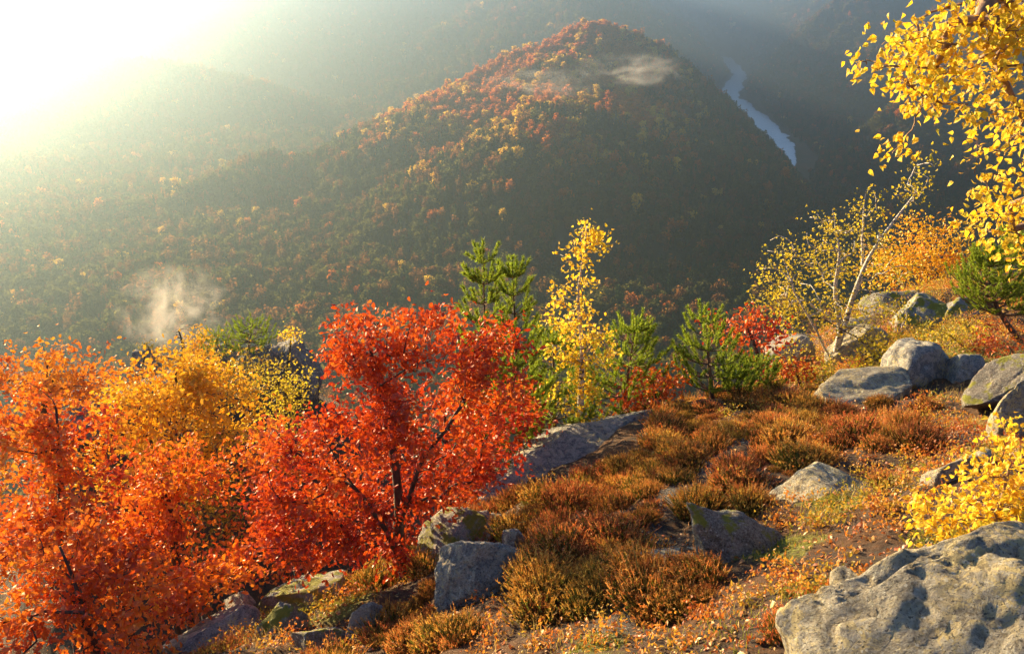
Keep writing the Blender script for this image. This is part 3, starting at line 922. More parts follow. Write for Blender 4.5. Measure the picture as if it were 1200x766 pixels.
class Skeleton:
    """a trunk polyline that sends a branch to each given tip, thickened by how much each piece carries"""
    def __init__(self, trunk, r0, r_tip=0.003, seed=1, start=0.3, arch=0.15, wander=0.12, step=0.22, stems=()):
        self.rng = np.random.default_rng(seed)
        trunk = np.asarray(trunk, float)
        seg = np.linalg.norm(np.diff(trunk, axis=0), axis=1)
        s = np.concatenate([[0], np.cumsum(seg)])
        n = max(4, int(s[-1] / step))
        t = np.linspace(0, s[-1], n + 1)
        P = np.stack([np.interp(t, s, trunk[:, k]) for k in range(3)], 1)
        for _ in range(2):
            P[1:-1] = (P[:-2] + 2 * P[1:-1] + P[2:]) / 4
        self.P = [p for p in P]
        self.par = [-1] + list(range(n))
        self.nt = n + 1
        self.first = int(start * n)
        self.r0, self.r_tip, self.arch, self.wander, self.step = r0, r_tip, arch, wander, step
        self.tips = []
        for st in stems:                          # further stems: (index along the trunk as a share, points)
            prev = int(st[0] * n)
            pts = np.concatenate([[self.P[prev]], np.asarray(st[1], float)])
            sg = np.linalg.norm(np.diff(pts, axis=0), axis=1)
            ss = np.concatenate([[0], np.cumsum(sg)])
            m = max(3, int(ss[-1] / step))
            for tt in np.linspace(0, ss[-1], m + 1)[1:]:
                self.P.append(np.array([np.interp(tt, ss, pts[:, k]) for k in range(3)]) + self.rng.normal(0, 0.06 * step, 3))
                self.par.append(prev)
                prev = len(self.P) - 1
    def grow(self, tips):
        tr = np.array(self.P[:self.nt])
        tips = sorted(tips, key=lambda c: np.min(np.linalg.norm(tr[self.first:] - c, axis=1)))
        for c in tips:
            A = np.array(self.P[self.first:])
            d = np.linalg.norm(A - c, axis=1)
            cost = d + 0.9 * np.maximum(0, A[:, 2] - c[2])
            i = int(np.argmin(cost)) + self.first
            a = self.P[i]
            L = float(np.linalg.norm(c - a))
            m = max(2, int(L / self.step) + 1)
            mid = (a + c) / 2 + np.array([0, 0, self.arch * L]) + self.rng.normal(0, self.wander * L, 3)
            prev = i
            for j in range(1, m + 1):
                t = j / m
                p = (1 - t) ** 2 * a + 2 * t * (1 - t) * mid + t * t * c + self.rng.normal(0, 0.02 * L, 3) * (j < m)
                self.P.append(p); self.par.append(prev)
                prev = len(self.P) - 1
            self.tips.append((prev, i))
    def finish(self):
        n = len(self.P)
        cnt = np.zeros(n)
        kids = [[] for _ in range(n)]
        for i in range(n - 1, 0, -1):
            if not kids[i]: cnt[i] += 1
            cnt[self.par[i]] += cnt[i]
            kids[self.par[i]].append(i)
        e = math.log(self.r0 / self.r_tip) / math.log(max(cnt[0], 2))
        rad = self.r_tip * np.maximum(cnt, 1) ** e
        # the trunk tapers evenly
        for i in range(self.nt):
            rad[i] = max(rad[i], self.r0 * (1 - 0.75 * i / self.nt) * 0.75)
        rad[0] *= 1.25
        chains = []
        def walk(start, head):
            ch = [start] if start == head else [head, start]
            stack = []
            i = start
            while kids[i]:
                ks = sorted(kids[i], key=lambda k: -cnt[k] - (1e6 if (i < self.nt and k < self.nt) else 0))
                for k in ks[1:]: stack.append((k, i))
                i = ks[0]; ch.append(i)
            return ch, stack
        ch, st = walk(0, 0)
        chains.append((None, ch))
        todo = [(k, h, None) for k, h in st]
        while todo:
            k, h, root = todo.pop()
            root = k if root is None else root
            ch, st = walk(k, h)
            chains.append((root, ch))
            todo += [(a, b, root) for a, b in st]
        groups = {}
        P = np.array(self.P)
        for root, ch in chains:
            pts = P[ch]
            rr = rad[ch].copy()
            if root is not None: rr[0] = min(rr[0], rr[1] * 1.3)
            if len(pts) < 2: continue
            groups.setdefault(root, []).append(tube(pts, rr, 7 if rr[0] > 0.03 else (5 if rr[0] > 0.012 else 3)))
        self.cnt = cnt
        return {r: join(g) for r, g in groups.items()}, {r: cnt[r] for r in groups if r is not None}

def leaf_tpl(kind):
    if kind == 'oak':
        o = [(0, 0), (0.13, 0.22), (0.22, 0.30), (0.17, 0.42), (0.33, 0.58), (0.22, 0.68), (0.24, 0.85), (0, 1.0), (-0.24, 0.85), (-0.22, 0.68), (-0.33, 0.58), (-0.17, 0.42), (-0.22, 0.30), (-0.13, 0.22)]
    elif kind == 'birch':
        o = [(0, 0), (0.20, 0.12), (0.38, 0.32), (0.30, 0.58), (0.12, 0.84), (0, 1.0), (-0.12, 0.84), (-0.30, 0.58), (-0.38, 0.32), (-0.20, 0.12)]
    else:
        o = [(0, 0), (0.26, 0.35), (0.2, 0.7), (0, 1), (-0.2, 0.7), (-0.26, 0.35)]
    v = [(x, y, 0.34 * abs(x) - 0.30 * y * y) for x, y in o]
    n = len(o)
    v.append((0, 0.5, -0.05))
    f = [(n, i, (i + 1) % n) for i in range(n)]
    return np.array(v), np.array(f)
TPL = {k: leaf_tpl(k) for k in ('oak', 'birch', 'small')}

def leaf_frames(rng, pos, out, droop=0.35, up=0.25):
    """right, along, normal axes for leaves at pos, pointing more or less along out and hanging a little"""
    n = len(pos)
    t = out + rng.normal(0, 0.75, (n, 3)) + np.array([0, 0, -droop])
    t /= np.linalg.norm(t, axis=1)[:, None]
    w = rng.normal(0, 1, (n, 3)) + np.array([0, -0.2, up])
    w -= t * (w * t).sum(1)[:, None]
    w /= np.linalg.norm(w, axis=1)[:, None]
    return np.cross(t, w), t, w

def leaves_geo(rng, pos, out, size, kind, **kw):
    b, t, w = leaf_frames(rng, pos, out, **kw)
    tv, tf = TPL[kind]
    s = size * rng.uniform(0.65, 1.2, len(pos))
    V = pos[:, None] + s[:, None, None] * (tv[None, :, :1] * b[:, None] + tv[None, :, 1:2] * t[:, None] + tv[None, :, 2:] * w[:, None])
    Fc = (np.arange(len(pos))[:, None, None] * len(tv) + tf[None]).reshape(-1, 3)
    return V.reshape(-1, 3), Fc

def blob_tips(rng, blobs, per):
    """branch tips filling ellipsoids given as (centre, radii, how many)"""
    tips = []
    for c, r, n in blobs:
        n = int(n * per)
        d = rng.normal(size=(n, 3)); d /= np.linalg.norm(d, axis=1)[:, None]
        k = rng.uniform(0.25, 1.0, n) ** 0.5
        tips += [np.array(c) + d[i] * k[i] * np.array(r) for i in range(n)]
    return tips

def px_blobs(lst):
    """(px, py, Y, half width px, half height px, depth half m, count) -> ellipsoids"""
    out = []
    for px, py, Y, w, h, dp, n in lst:
        k = ppm(px, py, Y)
        out.append((at(px, py, Y), (w * k, dp, h * k * 1.02), n))
    return out

def broadleaf(name, label, trunk, r0, blobs, mat, bark='bark', leaf='oak', size=0.085, per_tip=40, spread=0.16, seed=1, start=0.3, arch=0.15,
              cat='tree', group=None, max_limbs=9, droop=0.35, bare=0.0, singles=0, along=0.6, wander=0.12, step=0.2, r_tip=0.003, single_mat=None, per=1.0, extra_tips=(), stems=()):
    rng = np.random.default_rng(seed)
    trunk = np.asarray(trunk, float)
    base = trunk[0].copy()
    sk = Skeleton(trunk - base, r0, r_tip, seed, start, arch, wander, step, [(a, np.array(p) - base) for a, p in stems])
    tips = [t - base for t in blob_tips(rng, px_blobs(blobs), per)] + [np.asarray(t) - base for t in extra_tips]
    sk.grow(tips)
    geo, cnts = sk.finish()
    root = link(name, None, loc=base, label=label, cat=cat, group=group)
    big = sorted(cnts, key=lambda r: -cnts[r])[:max_limbs]
    rest = [geo[None]] + [geo[r] for r in geo if r is not None and r not in big]
    link('trunk', make_mesh('trunk', *join(rest), [M[bark]], smooth=True), root)
    for r in big:
        link('limb', make_mesh('limb', *geo[r], [M[bark]], smooth=True), root)
    # leaves round each tip and along the last stretch of its twig
    P = np.array(sk.P)
    pos, out = [], []
    for tip, frm in sk.tips:
        if rng.uniform() < bare: continue
        a, b = P[frm], P[tip]
        k = rng.poisson(per_tip * rng.uniform(0.5, 1.5))
        t = 1 - np.abs(rng.normal(0, along, k)).clip(0, 0.95) * min(1, 0.55 / max(np.linalg.norm(b - a), 0.2))
        q = a + (b - a) * t[:, None] + rng.normal(0, spread, (k, 3)) * np.array([1, 1, 0.8])
        pos.append(q)
        d = norm(b - a) * 0.5 + norm(b - np.mean(P[:sk.nt], axis=0)) * 0.4
        out.append(np.repeat(d[None], k, 0))
    pos, out = np.concatenate(pos), np.concatenate(out)
    if singles:
        # the leaves nearest the eye are objects of their own
        k = min(singles, len(pos))
        Pw = pos + base
        px = 600 + F * Pw[:, 0] / (Pw[:, 1] * CP - Pw[:, 2] * SP)
        py = 383 - F * (Pw[:, 1] * SP + Pw[:, 2] * CP) / (Pw[:, 1] * CP - Pw[:, 2] * SP)
        key = np.where((px > 0) & (px < 1205) & (py > -5) & (py < 770), Pw[:, 1], 1e3 + Pw[:, 1])
        od = np.argsort(key)
        one, pos, out = od[:k], pos[od[k:]], out[od[k:]]
        p1, o1 = (Pw[one] - base), np.repeat(np.array([[0, -0.1, 0.1]]), k, 0)
        tv, tf = TPL[leaf]
        meshes = []
        for i in range(5):
            v = tv.copy()
            v[:, 2] *= rng.uniform(0.4, 1.9)
            v[:, 0] *= rng.uniform(0.85, 1.2)
            meshes.append(make_mesh('leaf', v, tf, [M[single_mat]]))
        bb, tt, ww = leaf_frames(rng, p1, o1, droop=droop + 0.3)
        for i in range(k):
            o = link('leaf', meshes[i % 5], root)
            s = size * rng.uniform(0.7, 1.2)
            o.matrix_local = Matrix([[bb[i][r] * s, tt[i][r] * s, ww[i][r] * s, p1[i][r]] for r in range(3)] + [[0, 0, 0, 1]])
    v, f = leaves_geo(rng, pos, out, size, leaf, droop=droop)
    o = link('foliage', make_mesh('foliage', v, f, [M[mat]]), root, kind='stuff')
    return root

def on_ground(px, Y, lift=-0.1):
    """ground point straight below what is seen at column px, forward distance Y (any row: x barely depends on it)"""
    x = at(px, 560, Y)[0]
    return np.array([x, Y, Hs(x, Y) + lift])

def trunk_px(Y, base_px, *pts, lift=-0.1):
    """a trunk from the ground at pixel column base_px through the given (px, py[, dY]) pixels"""
    out = [on_ground(base_px, Y, lift)]
    for p in pts:
        out.append(at(p[0], p[1], Y + (p[2] if len(p) > 2 else 0)))
    return out

GT = 'oaks on the slope below the summit'
# the big red oak
broadleaf('red_oak', 'large bright red oak with a dark forked trunk standing beside the angular grey boulder',
          trunk_px(8.7, 474, (466, 640), (468, 585), (460, 520, 0.1), (440, 440, 0.15), (430, 385, 0.2)), 0.085,
          [(440, 400, 8.8, 70, 48, 0.7, 26), (520, 400, 8.9, 70, 46, 0.7, 22), (585, 420, 9.0, 55, 48, 0.6, 16), (500, 480, 8.7, 90, 60, 0.8, 30), (420, 490, 8.5, 70, 60, 0.7, 24),
           (590, 480, 9.1, 45, 50, 0.5, 12), (350, 500, 8.4, 50, 40, 0.6, 12), (340, 560, 8.2, 60, 44, 0.6, 18), (345, 630, 8.2, 55, 44, 0.6, 20), (400, 590, 8.3, 60, 55, 0.6, 24), (530, 560, 8.8, 60, 46, 0.6, 18),
           (440, 650, 8.4, 40, 30, 0.4, 8), (310, 600, 8.1, 26, 30, 0.4, 6), (600, 540, 9.2, 26, 26, 0.4, 4)],
          'red', size=0.072, per_tip=46, spread=0.095, seed=5, start=0.22, group=GT, per=1.15, r_tip=0.0045, max_limbs=12, along=0.8, step=0.16,
          stems=[(0.12, [at(440, 600, 8.3), at(408, 560, 8.1), at(386, 520, 7.9), at(372, 485, 7.8), at(375, 440, 7.8)]), (0.3, [at(492, 545, 8.5), at(520, 505, 8.5), at(545, 470, 8.6)])])
broadleaf('orange_oak', 'orange oak crown highest at the edge of the slope before the pale haze', trunk_px(16, 52, (50, 520), (55, 430)), 0.11,
          [(30, 430, 16, 55, 34, 1.0, 22), (95, 435, 16.3, 46, 30, 0.9, 18), (10, 480, 15.5, 60, 40, 1.0, 20), (80, 480, 16, 60, 40, 1.0, 20), (0, 540, 15, 60, 50, 1, 12)], 'orange', size=0.11, per_tip=36, spread=0.187, seed=11, group=GT, per=0.85, r_tip=0.0045)
broadleaf('golden_oak', 'broad golden yellow oak between the red oaks and the crags', trunk_px(13.5, 222, (220, 560), (215, 480), (205, 440)), 0.10,
          [(190, 450, 13.5, 55, 30, 0.9, 20), (245, 455, 13.6, 50, 32, 0.9, 18), (150, 480, 13.2, 46, 40, 0.9, 18), (215, 500, 13.2, 70, 50, 1.0, 28), (275, 490, 13.6, 36, 40, 0.8, 12), (140, 540, 12.8, 60, 40, 0.9, 18), (220, 560, 13, 60, 40, 0.8, 16)],
          'gold', size=0.10, per_tip=38, spread=0.156, seed=13, group=GT, per=1.35, r_tip=0.0045)
broadleaf('red_oak', 'pinkish red oak lowest beside the golden oak, its straight dark stem showing through the leaves', trunk_px(9.6, 72, (70, 640), (72, 570), (66, 480)), 0.07,
          [(40, 480, 9.8, 60, 34, 0.7, 20), (20, 540, 9.4, 60, 46, 0.8, 24), (95, 520, 9.8, 40, 40, 0.6, 14), (60, 600, 9.2, 80, 50, 0.8, 32), (120, 590, 9.4, 50, 46, 0.6, 18), (20, 640, 9.0, 50, 40, 0.7, 14)],
          'redorange', size=0.085, per_tip=40, spread=0.117, seed=17, group=GT, per=0.85, r_tip=0.0045, step=0.17)
broadleaf('orange_oak', 'fiery orange oak with a thin dark stem between the golden and big red oaks', trunk_px(10.2, 206, (204, 650), (200, 590), (180, 540)), 0.06,
          [(180, 560, 10.2, 50, 40, 0.7, 20), (230, 590, 10.3, 46, 40, 0.6, 16), (190, 630, 10, 50, 40, 0.6, 18), (140, 600, 9.9, 36, 40, 0.6, 10), (235, 540, 10.6, 34, 30, 0.5, 8)],
          'redorange', size=0.085, per_tip=40, spread=0.117, seed=19, group=GT, per=0.85, r_tip=0.0045, step=0.17)
broadleaf('red_oak', 'red oak sapling in the lowest corner of the slope, nearest of the oaks', trunk_px(7.2, 98, (96, 730), (92, 690), (70, 640)), 0.05,
          [(60, 690, 7.2, 70, 44, 0.6, 26), (140, 690, 7.3, 60, 44, 0.6, 22), (20, 740, 7.0, 60, 44, 0.6, 18), (120, 750, 7.2, 60, 36, 0.5, 16), (60, 640, 7.6, 60, 30, 0.5, 14)],
          'redorange', size=0.08, per_tip=36, spread=0.101, seed=23, group=GT, per=0.85, r_tip=0.0045, step=0.15)
broadleaf('red_oak', 'low spreading red oak bush hanging over the pale slab', trunk_px(8.2, 196, (200, 730), (220, 700)), 0.035,
          [(230, 690, 8.2, 46, 26, 0.5, 18), (270, 672, 8.3, 36, 24, 0.4, 10), (200, 700, 8.0, 36, 30, 0.4, 10), (190, 750, 7.6, 40, 20, 0.4, 8)],
          'redorange', size=0.08, per_tip=36, spread=0.094, seed=29, group=GT, per=0.85, r_tip=0.0045, cat='bush', step=0.15)
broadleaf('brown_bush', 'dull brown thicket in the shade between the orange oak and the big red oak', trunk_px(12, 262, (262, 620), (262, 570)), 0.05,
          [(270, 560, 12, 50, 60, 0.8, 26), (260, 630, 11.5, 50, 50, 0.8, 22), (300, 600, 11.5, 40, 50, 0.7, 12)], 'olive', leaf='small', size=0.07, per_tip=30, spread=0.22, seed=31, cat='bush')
broadleaf('olive_bush', 'pale olive bush under the largest crag behind the big red oak', trunk_px(15, 334, (334, 480), (334, 455)), 0.04,
          [(330, 450, 15, 34, 26, 0.7, 18), (335, 490, 14.5, 40, 34, 0.7, 14)], 'yellowgreen', leaf='small', size=0.07, per_tip=38, spread=0.2, seed=37, cat='bush')
broadleaf('brown_bush', 'brownish bush growing over the crags between the pines and the olive bush', trunk_px(19, 290, (290, 450), (290, 430)), 0.05,
          [(290, 434, 19, 36, 24, 0.8, 18), (268, 444, 18.5, 24, 20, 0.7, 8)], 'olive', leaf='small', size=0.09, per_tip=38, spread=0.26, seed=41, cat='bush')
broadleaf('yellow_shrub', 'small yellow shrub sprouting from the largest crag', trunk_px(27, 342, (341, 400), (341, 392)), 0.03,
          [(341, 390, 27, 9, 11, 0.3, 8)], 'yellow', leaf='small', size=0.10, per_tip=20, spread=0.14, seed=43, cat='bush')
broadleaf('yellow_shrub', 'golden shrub on the spur beside the leafless dead tree', trunk_px(27, 236, (236, 420), (236, 408)), 0.04,
          [(234, 408, 27, 14, 20, 0.5, 16)], 'gold', leaf='small', size=0.11, per_tip=36, spread=0.2, seed=47, cat='bush')
broadleaf('olive_bush', 'tiny dark olive bush on top of the lone dark crag', trunk_px(30, 172, (172, 410)), 0.03,
          [(172, 406, 30, 9, 6, 0.3, 5)], 'olive', leaf='small', size=0.10, per_tip=20, spread=0.18, seed=53, cat='bush')
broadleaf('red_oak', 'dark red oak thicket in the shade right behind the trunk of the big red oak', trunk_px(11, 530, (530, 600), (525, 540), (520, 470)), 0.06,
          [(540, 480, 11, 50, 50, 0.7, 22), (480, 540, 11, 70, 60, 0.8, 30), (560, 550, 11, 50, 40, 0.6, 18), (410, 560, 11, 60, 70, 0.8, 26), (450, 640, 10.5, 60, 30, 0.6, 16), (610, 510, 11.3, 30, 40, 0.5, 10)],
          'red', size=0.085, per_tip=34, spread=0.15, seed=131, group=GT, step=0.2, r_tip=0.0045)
broadleaf('orange_oak', 'rusty orange oak filling the gap between the dull brown thicket and the big red oak', trunk_px(11.5, 330, (330, 640), (328, 570), (325, 520)), 0.06,
          [(330, 530, 11.5, 50, 40, 0.8, 20), (300, 580, 11.3, 50, 50, 0.8, 20), (360, 600, 11.2, 50, 50, 0.7, 20), (300, 650, 10.6, 50, 30, 0.6, 14)],
          'redorange', size=0.085, per_tip=32, spread=0.15, seed=137, group=GT, step=0.2, r_tip=0.0045)
broadleaf('orange_oak', 'deep orange oak low down between the two red oaks nearest the corner', trunk_px(10.6, 140, (140, 700), (142, 640), (138, 600)), 0.06,
          [(140, 640, 10.4, 60, 50, 0.7, 22), (200, 680, 10.2, 50, 40, 0.6, 18), (80, 660, 10.4, 50, 50, 0.7, 18), (20, 600, 11, 50, 60, 0.8, 18)],
          'redorange', size=0.085, per_tip=32, spread=0.15, seed=139, group=GT, step=0.2, r_tip=0.0045)
# yellow birches
GB = 'birches on the summit'
broadleaf('yellow_birch', 'slender golden birch with a tall thin top between the two pines', trunk_px(12, 682, (680, 470), (683, 410), (676, 345), (684, 300), (688, 265)), 0.05,
          [(690, 275, 12, 18, 18, 0.3, 9), (672, 300, 12, 16, 22, 0.3, 8), (705, 290, 12, 22, 10, 0.3, 5), (685, 330, 12, 12, 16, 0.2, 3), (655, 345, 12, 14, 22, 0.3, 6), (690, 380, 12, 36, 26, 0.5, 18),
           (660, 400, 12, 30, 30, 0.5, 14), (690, 430, 12, 34, 30, 0.5, 18), (660, 460, 12, 36, 30, 0.5, 12), (720, 400, 12, 10, 16, 0.3, 4), (640, 385, 12, 14, 14, 0.3, 3), (700, 470, 12, 26, 30, 0.5, 8)],
          'yellow', bark='birch', leaf='birch', size=0.062, per_tip=17, spread=0.09, seed=61, start=0.25, arch=0.05, group=GB, wander=0.08, step=0.15)
broadleaf('white_birch', 'leaning white stemmed birch with thin yellow foliage behind the low pale boulder',
          trunk_px(16, 968, (972, 428), (985, 400), (1000, 345), (1018, 300), (1045, 262), (1075, 225)), 0.085,
          [(930, 290, 16, 34, 24, 0.7, 12), (960, 270, 16, 26, 24, 0.6, 10), (1000, 265, 16, 30, 30, 0.7, 12), (905, 320, 15.8, 20, 20, 0.5, 6), (945, 335, 16, 40, 36, 0.8, 18), (985, 360, 15.8, 40, 30, 0.8, 16), (940, 380, 15.8, 40, 26, 0.7, 14),
           (1040, 330, 16, 30, 40, 0.7, 12), (1040, 380, 15.5, 34, 24, 0.7, 12), (1060, 235, 16, 20, 22, 0.4, 7), (1085, 200, 16, 20, 20, 0.4, 6), (1020, 290, 16, 40, 30, 0.7, 14), (975, 310, 16, 40, 26, 0.7, 12), (1020, 240, 16, 14, 22, 0.4, 4)],
          'yellowgreen', bark='birch', leaf='birch', size=0.06, per_tip=16, spread=0.14, seed=67, start=0.12, arch=0.22, group=GB, wander=0.10, step=0.2, max_limbs=14, r_tip=0.007,
          stems=[(0.12, [at(985, 390, 15.9), at(978, 340, 15.8), at(984, 290, 15.8), at(975, 245, 15.8)]), (0.10, [at(955, 385, 15.7), at(930, 340, 15.6), at(916, 295, 15.6)]), (0.45, [at(1012, 320, 16.2), at(1010, 270, 16.3), at(1016, 225, 16.3)])])
broadleaf('orange_tree', 'orange leaved tree spreading behind the outcrop and the white birch', trunk_px(24, 1085, (1085, 340), (1085, 300)), 0.10,
          [(1070, 300, 24, 50, 26, 1.2, 26), (1110, 290, 24, 46, 30, 1.2, 22), (1045, 320, 23.5, 40, 24, 1.0, 16), (1130, 320, 23, 40, 26, 1.0, 16), (1085, 270, 24, 30, 14, 0.8, 8)],
          'gold', leaf='oak', size=0.10, per_tip=38, spread=0.26, seed=71)
broadleaf('red_oak', 'small scarlet oak between the young pine and the white birch', trunk_px(14.5, 892, (895, 440), (885, 405), (872, 375)), 0.045,
          [(850, 385, 14.5, 22, 20, 0.5, 10), (885, 385, 14.5, 28, 26, 0.5, 16), (905, 400, 14.5, 20, 22, 0.5, 8), (890, 425, 14.3, 30, 16, 0.5, 8)], 'red', size=0.085, per_tip=20, spread=0.13, seed=73, step=0.16)
broadleaf('red_oak_bush', 'low orange red oak bush beside the low pale boulder and the birch trunk', trunk_px(14, 930, (932, 440), (934, 430)), 0.025,
          [(932, 434, 14, 26, 13, 0.4, 14)], 'redorange', size=0.08, per_tip=20, spread=0.12, seed=79, cat='bush')
broadleaf('red_oak_bush', 'orange red oak bush at the upper end of the long bluish slab', trunk_px(12.8, 768, (768, 470), (768, 455)), 0.025,
          [(765, 452, 12.8, 32, 20, 0.5, 18), (750, 474, 12.6, 26, 10, 0.4, 10), (792, 440, 13, 14, 16, 0.4, 6)], 'redorange', size=0.08, per_tip=22, spread=0.13, seed=83, cat='bush')
broadleaf('red_oak_bush', 'low red oak scrub at the foot of the long bluish slab under the big oak', trunk_px(10.2, 545, (545, 600), (545, 585)), 0.02,
          [(560, 575, 10.3, 30, 16, 0.4, 10), (530, 596, 9.9, 34, 12, 0.4, 10), (520, 640, 9.4, 20, 10, 0.3, 3)], 'redorange', size=0.075, per_tip=18, spread=0.11, seed=89, cat='bush')
broadleaf('olive_bush', 'yellow green bush beside the white birch trunk over the pale rock', trunk_px(15.4, 1010, (1012, 430), (1015, 410)), 0.03,
          [(1040, 405, 15, 40, 16, 0.6, 16), (1000, 432, 14.8, 30, 10, 0.5, 8), (915, 350, 16.5, 30, 22, 0.6, 12)], 'yellowgreen', leaf='small', size=0.07, per_tip=36, spread=0.16, seed=97, cat='bush')
for k_, (bx, by, bY, bw, bh, lab, mt) in enumerate([
        (1112, 392, 15.5, 46, 16, 'yellow green shrub spreading in front of the flat outcrop block', 'yellowgreen'),
        (1040, 372, 19, 36, 16, 'low olive shrub between the ledge blocks of the outcrop', 'olive'),
        (1178, 400, 14.2, 36, 18, 'rusty shrub at the foot of the leaning pine', 'redorange'),
        (965, 445, 13.6, 26, 12, 'yellow green shrub tucked behind the long low pale boulder', 'yellowgreen'),
        (925, 425, 15, 34, 20, 'olive green shrub beside the grey rock left of the white birch', 'yellowgreen'),
        (1075, 408, 14.6, 30, 10, 'golden shrub right behind the domed bluish boulder', 'gold'),
        (1110, 335, 21, 50, 14, 'pale green shrub along the crest of the outcrop', 'yellowgreen')]):
    broadleaf('shrub', lab, trunk_px(bY, bx, (bx, by)), 0.02, [(bx, by, bY, bw, bh, 0.5, 16)], mt, leaf='small', size=0.065, per_tip=26, spread=0.15, seed=151 + k_, cat='bush', bark='twig', max_limbs=4)
# the birch close by, hanging into view
broadleaf('hanging_birch', 'golden birch hanging its leafy twigs over the valley, nearest of the trees',
          [np.array((3.35, 4.6, Hs(3.35, 4.6) - 0.2)), np.array((3.4, 4.6, -1.6)), at(1330, 180, 4.4), at(1300, 40, 4.3), at(1230, -60, 4.2), at(1150, -40, 4.1)], 0.07,
          [(1180, 20, 4.1, 60, 34, 0.5, 34), (1120, 40, 4.1, 44, 26, 0.4, 22), (1062, 48, 4.0, 34, 16, 0.3, 12), (1025, 76, 4.0, 16, 12, 0.15, 6), (1180, 90, 4.1, 50, 40, 0.5, 34), (1090, 90, 4.0, 34, 20, 0.3, 14),
           (1120, 130, 4.0, 24, 16, 0.3, 8), (1072, 118, 4.0, 12, 20, 0.15, 6), (1190, 160, 4.2, 40, 40, 0.5, 30), (1062, 160, 4.0, 8, 14, 0.1, 4), (1049, 178, 4.0, 4, 6, 0.1, 2), (1185, 230, 4.2, 34, 36, 0.4, 24), (1140, 215, 4.1, 12, 12, 0.2, 4), (1200, 290, 4.2, 26, 30, 0.3, 12), (1150, 262, 4.2, 20, 16, 0.2, 6)],
          'yellow', bark='twig', leaf='birch', size=0.035, per_tip=12, spread=0.055, seed=101, start=0.45, arch=0.10, cat='tree', droop=0.9, singles=300, single_mat='yellow_single', step=0.12, r_tip=0.0022, along=0.5, max_limbs=14)
broadleaf('yellow_bush', 'bright yellow birch bush beside the largest lichen boulder', trunk_px(4.6, 1165, (1168, 640), (1172, 590), (1185, 540)), 0.018,
          [(1150, 585, 4.6, 50, 36, 0.35, 26), (1190, 560, 4.6, 40, 46, 0.35, 22), (1100, 600, 4.5, 36, 18, 0.25, 12), (1190, 620, 4.3, 40, 20, 0.25, 16), (1125, 622, 4.4, 40, 12, 0.25, 12), (1195, 510, 4.8, 16, 20, 0.2, 6)],
          'yellow', bark='twig', leaf='birch', size=0.042, per_tip=15, spread=0.065, seed=103, start=0.15, cat='bush', singles=240, single_mat='yellow_single', step=0.1, r_tip=0.0018)

# ------------------------------------------------------------------ pines
def shoot_mesh(seed, n=170, L=0.30, nl=0.09, wd=0.005):
    rng = np.random.default_rng(seed)
    t = rng.uniform(0.05, 1.0, n)
    a = rng.uniform(0, 2 * PI, n)
    d = np.stack([np.cos(a), np.sin(a), np.full(n, 0.75) + 0.5 * t], 1)
    d /= np.linalg.norm(d, axis=1)[:, None]
    c = np.stack([0 * t, 0 * t, t * L], 1)
    s = np.cross(d, rng.normal(size=(n, 3))); s /= np.linalg.norm(s, axis=1)[:, None]
    ln = nl * rng.uniform(0.75, 1.1, n)
    v = np.stack([c - s * wd, c + s * wd, c + d * ln[:, None]], 1).reshape(-1, 3)
    return v, np.arange(n * 3).reshape(-1, 3)

